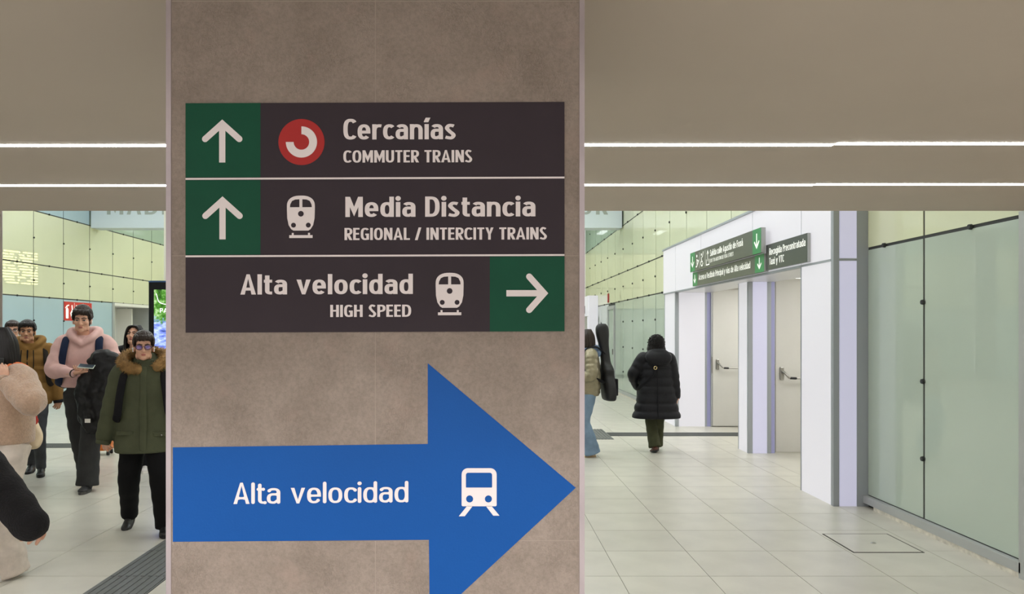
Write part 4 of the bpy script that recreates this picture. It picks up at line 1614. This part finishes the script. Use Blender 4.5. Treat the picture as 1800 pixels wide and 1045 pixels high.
    def shoes(self, m, sole, yaw=None, pitch=None, size=1.0, trim=None, lean=None):
        """pitch > 0 lifts the heel"""
        for s_ in (1, -1):
            A = self.A[s_]
            py, pi_ = (yaw or {}).get(s_, .08 * s_), (pitch or {}).get(s_, 0.0)
            M = Matrix.Translation(A) @ Matrix.Rotation(py, 4, 'Z') @ Matrix.Rotation(pi_, 4, 'X')
            k = size
            mb = MB()
            mb.ell((0, .02 * k, -.045), (.036 * k, .05 * k, .045)); mb.ell((0, -.075 * k, -.058), (.041 * k, .095 * k, .030)); mb.ell((0, -.12 * k, -.060), (.042 * k, .058 * k, .026))
            mb.tube([(0, .012, .015), (0, .0, -.04)], [.040, .042], n=12); mb.tube([(0, -.01, -.02), (0, -.09 * k, -.052)], [.036, .030], n=10)
            mb.remesh(.007, 2).xform(M)
            o = mb.build('shoe', m, self.root, True, True)
            sl = []
            for t in range(24):
                a = 2 * PI * t / 24
                y = -.055 * k - math.cos(a) * .130 * k
                sl.append((math.sin(a) * (.040 + .006 * math.cos(a)) * k, y))
            MB().prism(sl, lambda u, v, d: M @ Vector((u, v, d)), -.0895, -.066).build('sole', sole, o, False, True)
            if trim:
                for q in range(3):
                    y0 = -.03 - .035 * q
                    for sx in (-1, 1):
                        MB().tube([(sx * .040, y0, -.068), (sx * .036, y0 + .03, -.035)], [.006], n=6).xform(M).build('side_stripe', trim, o, True, True)

    def ribbon(self, pts, m, w=.03, t=.008, name='strap', parent=None):
        mb = MB().tube(smooth_path(pts, 6), [w], n=10, flat=t / w, up=(0, 1, 0))
        return mb.build(name, m, parent or self.root, True, True)


def make_hand(mb, wrist, spec, side):
    """spec: d direction of the hand, n palm normal, curl per joint"""
    d = Vector(spec['d']).normalized()
    n = Vector(spec['n']); n = (n - d * n.dot(d)).normalized()
    t = d.cross(n) * (1 if side > 0 else -1)        # across, towards the thumb
    t = t * spec.get('flip', 1)
    w0 = Vector(wrist)
    Mx = Matrix((t, d, n)).transposed()
    mb.tube([w0 - d * .04, w0 + d * .02], [.027, .027], n=10, flat=.8)
    mb.ell(w0 + d * .052, (.041, .052, .017), 14, 10, Mx)
    mb.ell(w0 + d * .035 + t * .026 + n * .006, (.018, .034, .017), 10, 8, Mx)
    curl = spec.get('curl', .35)
    spread = spec.get('spread', .10)
    for k, (off, L_) in enumerate(((.030, .074), (.0105, .084), (-.0095, .078), (-.029, .062))):
        p = w0 + d * (.088 - abs(k - 1) * .004) + t * off
        a = 0.0
        pts = [p - d * .02, p.copy()]
        base = (d + t * off / .03 * spread).normalized()
        for seg, f in enumerate((.45, .30, .25)):
            a += curl * (1.0 + .08 * k)
            p = p + (base * math.cos(a) + n * math.sin(a)) * (L_ * f)
            pts.append(p.copy())
        mb.tube(pts, [.0098, .0096, .009, .0082, .0066], n=8)
    p = w0 + d * .022 + t * .028 + n * .008
    th = (d * .72 + t * .62 + n * .3).normalized()
    p2 = p + th * .040
    p3 = p2 + (d * .85 + n * .45 + t * .1).normalized() * .034
    mb.tube([p - th * .01, p, p2, p3], [.013, .013, .0108, .0080], n=8)


def collar_hood(mb, front=-.15, zf=1.395, r=.042):
    loop = [(0, front, zf), (.075, front * .72, zf + .06), (.118, -.005, zf + .115), (.085, .10, zf + .135), (0, .14, zf + .135)]
    for sx in (-1, 1):
        mb.tube(smooth_path([(sx * a, b, c) for a, b, c in loop], 6), [r * .55, r, r * 1.1, r * 1.1, r], n=12)
    mb.loft([(1.38, .13, .05, .12), (1.45, .16, .07, .13), (1.53, .12, .05, .13)], n=20)


def fur_ring(root, path, R, m, seed=3, n=2600, name='fur_trim'):
    rn = random.Random(seed)
    P = smooth_path(path, 10)
    mb = MB().tube(P, [R * .72], n=10)
    for _ in range(n):
        i = rn.randrange(len(P) - 1)
        p = P[i].lerp(P[i + 1], rn.random())
        t = (P[i + 1] - P[i]).normalized()
        u = t.orthogonal().normalized(); w = t.cross(u)
        a = rn.uniform(0, 2 * PI)
        d = (u * math.cos(a) + w * math.sin(a) + t * rn.uniform(-.5, .5) + V3(0, 0, -.15)).normalized()
        q = p + d * R * .55
        e = p + d * R * rn.uniform(.95, 1.22)
        sd = d.orthogonal().normalized() * .0045
        sd2 = d.cross(sd)
        mb.add([q + sd, q - sd * .5 + sd2, q - sd * .5 - sd2, e], [(0, 1, 3), (1, 2, 3), (2, 0, 3)])
    return mb.build(name, m, root, True, True)


cl = lambda n, c, **k: mat(n, c, k.pop('rough', .85), var=k.pop('var', .12), scale=k.pop('scale', 14), bump=k.pop('bump', .25), bscale=k.pop('bscale', 160), spec=k.pop('spec', .2), **k)
m_sole_dark = mat('sole_dark', rgb(26, 25, 24), .7)
m_sole_white = mat('sole_white', rgb(226, 222, 216), .6)
m_black_cloth = cl('black_cloth', rgb(24, 24, 27))
m_black_leather = mat('black_leather', rgb(24, 24, 24), .4, bump=.1)

# ---------------------------------------------------------------- young man in the green parka
f = Fig('person', 'person in an olive parka with fur hood and glasses walking beside the pillar', -2.75, 6.36, 1.63, 0.28, lean=-.03,
        ankles={1: (.155, -.10, .09), -1: (-.17, .24, .13)}, knees={1: (.1, -1, 0), -1: (-.05, -1, 0)},
        wrists={1: (.30, -.04, .86), -1: (-.335, -.02, .83)}, elbows={1: (.6, 1, 0), -1: (-.7, 1, 0)}, head=(-.01, -.02, 0), yaw=.12)
f.body(SK, hands={-1: dict(d=(.02, -.12, -1), n=(.5, .8, 0), curl=.3), 1: dict(d=(0, -.1, -1), n=(-.5, .8, 0), curl=.3)})
f.face(HAIRB); f.hair(HAIRB, 'short', 4, 1.06)
f.glasses(mat('glasses_purple', rgb(70, 50, 78), .3), lens_mat('lens_violet', rgb(120, 100, 190), .42))
f.earphone(-1); f.earphone(1)
m_parka = cl('parka_olive', rgb(78, 82, 62), scale=9)
rg = [(.72, .255, .19, -.02), (.80, .252, .185, -.015), (.95, .240, .165, 0.0), (1.10, .232, .158, 0.0), (1.28, .232, .155, 0.0), (1.38, .218, .135, 0.0), (1.45, .14, .10, 0.0), (1.49, .085, .085, 0.0), (1.525, .072, .078, -.01)]
jk = f.top(m_parka, rg, [.09, .098, .092, .088, .082, .078, .074], 'parka', cuff=m_parka, fold=.035, wrist_ext=.02)
MB().tube(smooth_path([(0, -.145, 1.44), (0, -.172, 1.3), (0, -.182, 1.1), (0, -.178, .95), (0, -.203, .82), (0, -.208, .765)], 6), [.028], n=10, flat=.35, up=(0, 1, 0)).build('zip_flap', m_parka, jk, False, True)
MB().rbox((.075, -.176, .86), (.215, -.150, .90), .006).build('pocket_flap', m_parka, jk, False, True)
MB().rbox((-.215, -.176, .88), (-.08, -.150, .915), .006).build('pocket_flap', m_parka, jk, False, True)
MB().ell((.145, -.178, .872), .008, 8, 6).build('snap_button', m_steel, jk, True, True)
MB().loft([(1.40, .17, .11, .05), (1.46, .16, .12, .06), (1.53, .125, .105, .09), (1.58, .09, .07, .11)], n=24).remesh(.014, 2).build('hood', m_parka, jk, True, True)
fur_ring(jk, [(-.045, -.135, 1.435), (-.125, -.125, 1.455), (-.178, -.075, 1.50), (-.160, .02, 1.55), (-.07, .10, 1.58), (.07, .10, 1.58), (.155, .02, 1.55), (.150, -.085, 1.50), (.105, -.125, 1.455)], .058,
         mat('fur_tawny', rgb(150, 116, 66), .7, var=.35, scale=20))
f.trousers(cl('trousers_black', rgb(16, 16, 17)), leg=(.118, .105, .092, .080, .072), hem=.055, fold=.03, seat=(.175, .135))
f.shoes(m_black_leather, m_sole_dark, yaw={1: .15, -1: -.2}, pitch={1: 0, -1: .45})
bk = empty('backpack', (-2.75, 6.36, 0), .28, 1.63 / 1.75, 'black backpack worn over the olive parka', 'backpack')
for sx in (-1, 1):
    MB().tube(smooth_path([(sx * .13, .14, 1.36), (sx * .145, .05, 1.475), (sx * .150, -.06, 1.455), (sx * .165, -.145, 1.36), (sx * .185, -.178, 1.22), (sx * .205, -.165, 1.06), (sx * .23, -.06, .99), (sx * .19, .12, .98)], 6), [.034], n=10, flat=.32, up=(0, 1, 0)).build('strap', m_black_cloth, bk, True, True)
MB().rbox((-.16, .165, .95), (.16, .34, 1.42), .04).build('bag', m_black_cloth, bk, True, True)
MB().rbox((-.12, .335, 1.0), (.12, .385, 1.22), .02).build('front_pocket', m_black_cloth, bk, True, True)

# ---------------------------------------------------------------- tall young man in the pink hoodie
f = Fig('person', 'tall person in a pink hoodie looking up from a phone', -4.19, 8.2, 1.89, .28, lean=-.02,
        ankles={1: (.06, -.20, .09), -1: (-.05, .36, .15)}, knees={1: (.02, -1, 0), -1: (-.1, -1, 0)},
        wrists={1: (.105, -.30, 1.135), -1: (-.045, -.31, 1.13)}, elbows={1: (1, .35, -.5), -1: (-1, .4, -.6)}, head=(-.01, -.02, 0), yaw=.02, pitch=.05, sh=.188)
f.body(SK, hands={-1: dict(d=(.85, -.25, .12), n=(0, .2, 1), curl=.32), 1: dict(d=(-.8, -.3, .10), n=(.0, .3, 1), curl=.38)}, jaw=.97)
f.face(HAIRB); f.hair(HAIRB, 'short', 9, 1.12); f.earphone(1); f.earphone(-1)
m_pink = cl('hoodie_pink', rgb(212, 174, 168), bump=.15, var=.05)
rg = [(.98, .190, .135), (1.01, .215, .152), (1.12, .218, .158), (1.28, .225, .155), (1.38, .215, .130), (1.45, .15, .10), (1.485, .085, .08)]
def hood(mb): collar_hood(mb)
jk = f.top(m_pink, rg, [.072, .082, .082, .088, .078, .058, .044], 'hoodie', cuff=m_pink, fold=.05, extra=hood, wrist_ext=-.03)
MB().torus(f.W[-1] + (f.W[-1] - f.E[-1]).normalized() * .012, .031, .010, 18, 8, (f.W[-1] - f.E[-1]).to_track_quat('Z', 'Y').to_matrix()).build('wristband', m_black_cloth, f.root, True, True)
f.trousers(cl('trousers_charcoal', rgb(52, 52, 52)), leg=(.110, .100, .092, .096, .102), hem=.05, fold=.035)
f.shoes(mat('trainer_black', rgb(34, 33, 33), .6, bump=.2), mat('sole_grey', rgb(70, 68, 66), .7), yaw={1: -.1, -1: .1}, pitch={1: 0, -1: .55}, size=1.08)
bk = empty('backpack', (-4.19, 8.2, 0), .28, 1.89 / 1.75, 'navy backpack worn over the pink hoodie', 'backpack')
m_navy = cl('navy_cloth', rgb(28, 38, 62))
for sx in (-1, 1):
    MB().tube(smooth_path([(sx * .13, .16, 1.33), (sx * .145, .05, 1.48), (sx * .145, -.075, 1.462), (sx * .152, -.158, 1.36), (sx * .168, -.180, 1.22), (sx * .19, -.165, 1.08), (sx * .225, -.02, 1.0), (sx * .18, .15, .98)], 6), [.034], n=10, flat=.3, up=(0, 1, 0)).build('strap', m_navy, bk, True, True)
MB().rbox((-.17, .175, .90), (.17, .36, 1.40), .045).build('bag', m_navy, bk, True, True)
MB().rbox((-.225, .10, .96), (-.19, .30, 1.12), .015).build('side_pocket', m_black_cloth, bk, True, True)
ph = empty('phone', at(152, 645, 7.80), .1, 1.0, 'phone with pale back held by the pink hoodie wearer', 'phone')
ph.rotation_euler = (.5, .1, .15)
MB().rbox((-.075, -.035, 0), (.075, .035, .009), .003).build('case', mat('phone_case', rgb(205, 214, 200), .3), ph, False, True)
MB().box((-.07, -.031, .0085), (.07, .031, .0098)).build('display', mat('phone_glass', rgb(60, 70, 80), .1), ph, False, True)
# black coat over the forearm
co = empty('folded_coat', at(179, 762, 7.97), 0, 1.0, 'black padded coat draped over the pink hoodie wearer\'s forearm', 'coat')
mb = MB()
mb.loft([(0.0, .10, .05, 0, -.05), (.12, .165, .075, .0, -.05), (.30, .20, .09, -.01, -.03), (.48, .21, .10, -.02, .0), (.62, .19, .11, -.03, .03), (.72, .15, .10, -.03, .06), (.79, .09, .07, -.02, .05)], n=40, fold=.10, freq=16, seed=.6)
mb.tube(smooth_path([(-.06, -.05, .74), (.03, -.07, .80), (.14, -.03, .73), (.19, .02, .58), (.17, .0, .40)], 6), [.06, .07, .075, .07, .05], n=14, fold=.06)
mb.tube(smooth_path([(-.12, -.06, .62), (-.17, -.07, .42), (-.15, -.06, .20), (-.11, -.04, .05)], 6), [.05, .065, .06, .04], n=14, fold=.08)
mb.remesh(.011, 1, .055, .10)
mb.build('coat_cloth', mat('coat_black_shell', rgb(15, 15, 17), .5, bump=.3, bscale=22, spec=.35), co, True, True)
MB().box((-.115, -.118, .12), (-.06, -.112, .16)).build('care_tag', m_white, co, False, True)

# ---------------------------------------------------------------- man in the mustard brown jacket
f = Fig('person', 'person in a mustard brown padded jacket and ripped dark jeans', -5.20, 8.95, 1.76, 0.33, lean=-.02,
        ankles={1: (.13, -.12, .09), -1: (-.02, .16, .10)}, wrists={1: (.285, -.02, .83), -1: (-.29, -.02, .85)}, elbows={1: (.8, 1, 0), -1: (-.8, 1, 0)}, head=(-.02, -.02, 0), yaw=.08)
f.body(SK2, hands={1: dict(d=(.02, -.15, -1), n=(-.6, .8, 0), curl=.5), -1: dict(d=(0, -.1, -1), n=(.5, .8, 0), curl=.4)}, jaw=1.06)
f.face(HAIR); f.hair(HAIR, 'short', 13, .97)
m_must = cl('jacket_mustard', rgb(136, 102, 54), var=.1, scale=10)
rg = [(.80, .205, .145), (.84, .225, .16), (.98, .228, .162), (1.12, .23, .162), (1.28, .232, .158), (1.38, .218, .135), (1.45, .15, .105), (1.50, .095, .09)]
def hood2(mb): collar_hood(mb, -.13, 1.415, .040)
jk = f.top(m_must, rg, [.085, .096, .09, .086, .078, .07, .062], 'jacket', cuff=m_black_cloth, fold=.03, bulge=.04, pitch=.105, extra=hood2, smooth=1)
MB().tube(smooth_path([(0, -.152, 1.42), (0, -.172, 1.28), (0, -.178, 1.05), (0, -.168, .85)], 5), [.007], n=6).build('zip', m_black_cloth, jk, True, True)
MB().rbox((.06, -.178, 1.20), (.17, -.150, 1.235), .006).build('pocket_flap', m_must, jk, False, True)
for sx in (-1, 1): MB().tube([(sx * .06, -.160, 1.42), (sx * .065, -.172, 1.30), (sx * .063, -.176, 1.22)], [.005], n=6).build('drawcord', m_black_cloth, jk, True, True)
f.trousers(mat('jeans_dark', rgb(58, 60, 62), .85, var=.4, scale=7, bump=.2), leg=(.108, .092, .072, .062, .052), hem=.075, fold=.03)
f.shoes(m_black_leather, m_sole_dark, yaw={1: .12, -1: -.1}, pitch={1: 0, -1: .15}, size=1.05)
bk = empty('backpack', (-5.20, 8.95, 0), .33, 1.76 / 1.75, 'dark brown backpack worn over the mustard jacket', 'backpack')
m_dkb = cl('dark_brown_cloth', rgb(40, 34, 28))
for sx in (-1, 1):
    MB().tube(smooth_path([(sx * .13, .14, 1.36), (sx * .15, .05, 1.475), (sx * .160, -.06, 1.455), (sx * .178, -.135, 1.36), (sx * .195, -.165, 1.22), (sx * .215, -.14, 1.06), (sx * .235, -.02, 1.0), (sx * .19, .13, .98)], 6), [.026], n=10, flat=.34, up=(0, 1, 0)).build('strap', m_dkb, bk, True, True)
MB().rbox((-.15, .17, .95), (.15, .32, 1.38), .04).build('bag', m_dkb, bk, True, True)

# ---------------------------------------------------------------- man in glasses behind
f = Fig('person', 'person with glasses and stubble behind the mustard jacket wearer', -6.22, 10.3, 1.775, 0.5, head=(0, -.02, 0))
f.body(SK, hands={1: dict(d=(0, -.1, -1), n=(-.5, .8, 0)), -1: dict(d=(0, -.1, -1), n=(.5, .8, 0))}, jaw=1.05)
f.face(HAIRB); f.hair(HAIRB, 'short', 21, .95); f.glasses(m_blackp, lens_mat('lens_clear_grey', rgb(190, 190, 190), .15))
MB().ell((0, -.045, -.085), (.053, .052, .036), 18, 10).xform(f.HM).build('stubble', mat('stubble', rgb(150, 112, 98), .8, var=.2, scale=200), f.root, True, True)
m_dkg = cl('jacket_dark_grey', rgb(46, 46, 50))
f.top(m_dkg, [(.78, .20, .14), (.95, .215, .15), (1.28, .225, .15), (1.38, .21, .13), (1.45, .14, .10), (1.52, .08, .08)], [.08, .088, .08, .07, .065, .06], 'jacket', cuff=m_dkg, voxel=.014)
f.trousers(m_black_cloth, voxel=.014); f.shoes(m_black_leather, m_sole_dark)

# ---------------------------------------------------------------- woman behind the parka, looking down
f = Fig('person', 'person with long dark hair and black jacket looking down behind the olive parka', -4.05, 9.12, 1.73, 0.15, lean=-.02, pitch=-.28, yaw=-.1, head=(0, -.06, -.02),
        wrists={1: (.12, -.3, 1.12), -1: (-.30, -.03, .86)}, elbows={1: (.8, .4, -.5), -1: (-.7, 1, 0)})
f.body(SK, hands={1: dict(d=(-.5, -.6, .2), n=(0, .4, .9), curl=.4), -1: dict(d=(0, -.1, -1), n=(.5, .8, 0))}, jaw=.93)
f.face(HAIR); f.hair(HAIR, 'long', 5)
m_bj = cl('jacket_black_matte', rgb(30, 30, 33))
def hood3(mb): mb.torus((0, .02, 1.475), .12, .05, 26, 12, Matrix.Rotation(.3, 3, 'X'))
f.top(m_bj, [(.80, .20, .14), (.95, .21, .15), (1.28, .215, .15), (1.38, .20, .13), (1.45, .14, .10), (1.50, .08, .08)], [.08, .088, .08, .07, .065, .06], 'jacket', cuff=m_bj, voxel=.014, extra=hood3)
f.trousers(m_black_cloth, voxel=.014); f.shoes(mat('trainer_white', rgb(214, 208, 204), .6), m_sole_white)
sc0 = empty('suitcase', (-5.13, 10.35, 0), .2, 1.0, 'orange wheeled suitcase behind the pink hoodie wearer\'s legs', 'suitcase')
m_or = mat('suitcase_orange', rgb(222, 120, 40), .4, bump=.05)
MB().rbox((-.20, -.12, .06), (.20, .12, .58), .04).build('shell', m_or, sc0, True, True)
for k in range(5): MB().rbox((-.15 + .075 * k - .012, -.128, .1), (-.15 + .075 * k + .012, -.115, .54), .004).build('rib', m_or, sc0, False, True)
for sx in (-1, 1):
    for sy in (-1, 1):
        MB().tube([(sx * .16 - .015, sy * .085, .032), (sx * .16 + .015, sy * .085, .032)], [.031], n=16, caps=False).build('wheel', m_blackp, sc0, True, True)
MB().tube(smooth_path([(-.09, .07, .58), (-.09, .07, .95), (.09, .07, .95), (.09, .07, .58)], 4), [.011], n=8).build('pull_handle', m_alu, sc0, True, True)

# ---------------------------------------------------------------- person in fleece at the left edge, on the phone
f = Fig('person', 'person in a beige fleece holding a phone to the face at the left edge', -3.25, 5.27, 1.66, -.35, lean=-.02,
        wrists={1: (.19, -.135, 1.385), -1: (-.28, -.08, .88)}, elbows={1: (1.0, -.3, -.8), -1: (-.5, 1, 0)},
        ankles={1: (.10, -.03, .09), -1: (-.10, .05, .09)}, yaw=-.5, pitch=.05)
f.body(SK, hands={1: dict(d=(-.22, -.02, 1), n=(-.9, .3, 0), curl=.30, flip=1), -1: dict(d=(0, -.1, -1), n=(.5, .8, 0))}, jaw=.94)
f.face(HAIR); f.hair(HAIR, 'bob', 6)
m_fleece = mat('fleece_beige', rgb(184, 154, 130), .95, var=.12, scale=60, bump=.7, bscale=120, sheen=.5)
rg = [(.94, .205, .15), (.965, .222, .165), (1.08, .232, .172), (1.28, .228, .16), (1.38, .21, .135), (1.45, .14, .10), (1.50, .08, .08)]
jk = f.top(m_fleece, rg, [.085, .096, .096, .098, .092, .080, .056], 'fleece', cuff=m_fleece, fold=.03, disp=.008, wrist_ext=-.02)
f.trousers(cl('trousers_stone', rgb(204, 192, 180), bump=.15), leg=(.125, .118, .115, .12, .122), hem=.03, fold=.03, seat=(.18, .14))
f.shoes(mat('trainer_white', rgb(214, 208, 204), .6), m_sole_white, size=1.02)
hp = ROOTM[f.root.name] @ (f.W[1] + V3(-.055, -.005, .085))
ph = empty('phone', hp, -.35, 1.0, 'phone held to the face of the beige fleece wearer', 'phone')
MB().rbox((-.006, -.036, -.075), (.006, .036, .075), .003).build('case', m_blackp, ph, False, True)
sb = empty('shoulder_bag', (-3.25, 5.27, 0), -.35, 1.66 / 1.75, 'cream cloth bag with orange strap hanging behind the beige fleece wearer', 'bag')
MB().tube(smooth_path([(.10, -.155, 1.34), (.115, -.09, 1.45), (.12, .02, 1.49), (.12, .13, 1.42), (.07, .20, 1.25), (0, .235, 1.05)], 6), [.028], n=10, flat=.2, up=(1, 0, 0)).build('strap', mat('strap_orange', rgb(232, 124, 70), .8), sb, True, True)
MB().loft([(.86, .05, .035, .24, -.02), (.89, .085, .055, .24, -.02), (.98, .09, .06, .24, -.02), (1.06, .06, .045, .235, -.02)], n=22, fold=.05).remesh(.012, 2).build('bag', cl('bag_cream', rgb(226, 206, 176)), sb, True, True)
MB().ell((.045, .21, 1.085), (.03, .03, .05), 12, 8).remesh(.008, 1, .02, .03).build('red_bundle', mat('bundle_red', rgb(190, 50, 40), .8), sb, True, True)

# ---------------------------------------------------------------- person in black passing close by at the left, an arm swinging into view
f = Fig('person', 'person in a fuzzy black jacket, only a swinging arm in view', -2.135, 2.62, 1.70, .35, lean=-.02,
        wrists={1: (.555, -.25, 1.10), -1: (-.26, .05, .90)}, elbows={1: (.6, 1, -.2), -1: (-.5, 1, 0)},
        ankles={1: (.10, .22, .12), -1: (-.10, -.2, .09)})
f.body(SK, hands={1: dict(d=(.62, -.45, -.62), n=(-.6, .6, -.5), curl=.5), -1: dict(d=(0, -.1, -1), n=(.5, .8, 0))})
f.face(HAIR); f.hair(HAIR, 'short', 31)
m_fuzz = mat('jacket_fuzzy_black', rgb(13, 11, 14), .95, var=.3, scale=90, bump=.5, bscale=140)
f.top(m_fuzz, [(.74, .21, .15), (.90, .215, .155), (1.28, .22, .155), (1.38, .21, .13), (1.45, .14, .10), (1.50, .08, .08)], [.075, .08, .072, .068, .066, .064, .058], 'jacket', fold=.03, disp=.008, wrist_ext=.10)
f.trousers(m_black_cloth, voxel=.014); f.shoes(m_black_leather, m_sole_dark, pitch={1: .4})

# ---------------------------------------------------------------- girl with the gig bag, right of the pillar
f = Fig('person', 'person in a shiny gold puffer jacket and wide jeans half hidden by the pillar', 1.39, 10.25, 1.66, -1.45, lean=-.01,
        wrists={1: (.16, -.24, 1.06), -1: (-.16, -.24, 1.06)}, elbows={1: (.7, .9, -.3), -1: (-.7, .9, -.3)}, yaw=-.1,
        ankles={1: (.09, .02, .09), -1: (-.09, -.02, .09)})
f.body(SK, hands={1: dict(d=(-.5, -.7, -.1), n=(-.3, .3, -.8), curl=.4), -1: dict(d=(.5, -.7, -.1), n=(.3, .3, -.8), curl=.4)}, jaw=.94)
f.face(HAIRB); f.hair(HAIRB, 'bob', 8)
m_gold = mat('puffer_gold_grey', rgb(140, 132, 108), .32, metal=.45, var=.12, scale=18, bump=.35, bscale=34)
rg = [(.84, .17, .135), (.87, .195, .155), (1.0, .205, .165), (1.28, .215, .16), (1.38, .20, .135), (1.44, .14, .10), (1.48, .09, .085)]
jk = f.top(m_gold, rg, [.08, .092, .09, .088, .08, .07, .055], 'puffer_jacket', fold=.02, bulge=.06, pitch=.066, voxel=.009, smooth=1)
MB().torus((0, .015, 1.475), .10, .048, 24, 12, Matrix.Rotation(.25, 3, 'X')).loft([(1.38, .11, .045, .12), (1.45, .13, .06, .12), (1.53, .09, .04, .11)], n=18).remesh(.012, 2).build('hood', cl('hood_blue', rgb(112, 132, 160)), jk, True, True)
f.trousers(cl('jeans_blue', rgb(118, 140, 162), var=.22, scale=6), leg=(.112, .106, .106, .114, .124), hem=.045, fold=.025, seat=(.17, .14))
f.shoes(mat('trainer_cream', rgb(206, 196, 178), .6), mat('sole_gum', rgb(190, 160, 120), .6), trim=mat('stripe_yellow', rgb(222, 222, 60), .5), size=1.0)
gb = empty('guitar_bag', (1.39, 10.25, 0), -1.45, 1.0, 'black guitar bag standing tall on the gold puffer wearer\'s back', 'guitar bag')
mb = MB()
prof = [(.73, .13, .055, .29), (.76, .17, .075, .285), (.88, .185, .085, .28), (.98, .165, .085, .27), (1.06, .135, .08, .262), (1.13, .155, .08, .255), (1.18, .12, .072, .25), (1.25, .065, .062, .24), (1.42, .06, .062, .22), (1.52, .07, .072, .205), (1.62, .08, .084, .195), (1.70, .075, .078, .19), (1.745, .045, .045, .19)]
mb.loft([(z, rx, ry, yc - .005, .02) for z, rx, ry, yc in prof], n=28, ex=3)
mb.remesh(.012, 2).build('case_shell', mat('gig_bag_black', rgb(18, 18, 20), .55, bump=.15), gb, True, True)
MB().rbox((-.09, .345, .80), (.13, .375, 1.02), .01).build('front_pocket', m_black_cloth, gb, True, True)
for sx in (-1, 1):
    MB().tube(smooth_path([(sx * .09, .20, 1.36), (sx * .12, .08, 1.44), (sx * .13, -.06, 1.40), (sx * .165, -.135, 1.28), (sx * .20, -.06, 1.10), (sx * .17, .16, .98)], 6), [.028], n=10, flat=.3, up=(0, 1, 0)).build('strap', m_black_cloth, gb, True, True)

# ---------------------------------------------------------------- woman in the long black coat walking away
f = Fig('person', 'person in a long black quilted coat walking away from the camera', 2.36, 10.55, 1.575, PI + .02, lean=-.02,
        wrists={1: (.24, -.22, 1.00), -1: (-.305, -.02, .80)}, elbows={1: (1, .8, 0), -1: (-.6, 1, 0)},
        ankles={1: (.03, .02, .10), -1: (-.06, -.22, .09)}, knees={1: (.05, -1, 0), -1: (0, -1, 0)}, yaw=.1)
f.body(SK, hands={-1: dict(d=(0, -.1, -1), n=(.5, .8, 0)), 1: dict(d=(-.3, -.7, 0), n=(-.6, 0, -.6))})
f.face(HAIR); f.hair(HAIR, 'curly', 12)
m_bc = mat('coat_black_quilt', rgb(19, 19, 23), .6, bump=.2, bscale=40, spec=.25)
rg = [(.52, .355, .225), (.58, .345, .225), (.75, .305, .205), (.95, .265, .185), (1.10, .245, .175), (1.28, .24, .17), (1.38, .215, .14), (1.45, .15, .11), (1.50, .10, .09)]
def hood4(mb):
    mb.torus((0, .02, 1.475), .12, .055, 26, 12, Matrix.Rotation(.35, 3, 'X'))
    mb.loft([(1.32, .13, .05, .16), (1.40, .19, .085, .15), (1.48, .19, .09, .13), (1.54, .13, .06, .10)], n=22)
jk = f.top(m_bc, rg, [.095, .108, .105, .10, .09, .085, .075], 'coat', fold=.02, bulge=.034, pitch=.125, extra=hood4, wrist_ext=.03, smooth=1)
MB().tube(smooth_path([(.03, .185, 1.30), (.03, .190, 1.1), (.03, .205, .85), (.03, .235, .55)], 5), [.006], n=6).build('back_seam', m_black_cloth, jk, True, True)
f.trousers(cl('trousers_olive', rgb(64, 66, 46)), leg=(.10, .088, .08, .086, .094), hem=.07, fold=.03)
f.shoes(mat('shoe_brown', rgb(84, 46, 34), .5), m_sole_dark, pitch={1: .25, -1: 0})
xb = empty('crossbody_bag', (2.36, 10.55, 0), PI + .02, 1.575 / 1.75, 'thin black bag strap with brass buckle across the long black coat', 'bag')
MB().tube(smooth_path([(.16, -.02, 1.49), (.14, .14, 1.43), (.07, .215, 1.30), (.13, .225, 1.15), (.25, .14, 1.02), (.285, .0, .95), (.24, -.2, .92)], 6), [.022], n=10, flat=.3, up=(0, 1, 0)).build('strap', m_black_cloth, xb, True, True)
MB().rbox((.10, -.30, .80), (.24, -.225, .95), .02).build('bag', m_black_leather, xb, True, True)
MB().torus((.075, .245, 1.285), .022, .006, 16, 8, Matrix.Rotation(PI / 2, 3, 'X')).build('buckle', mat('brass', rgb(210, 190, 140), .25, metal=.9), xb, True, True)
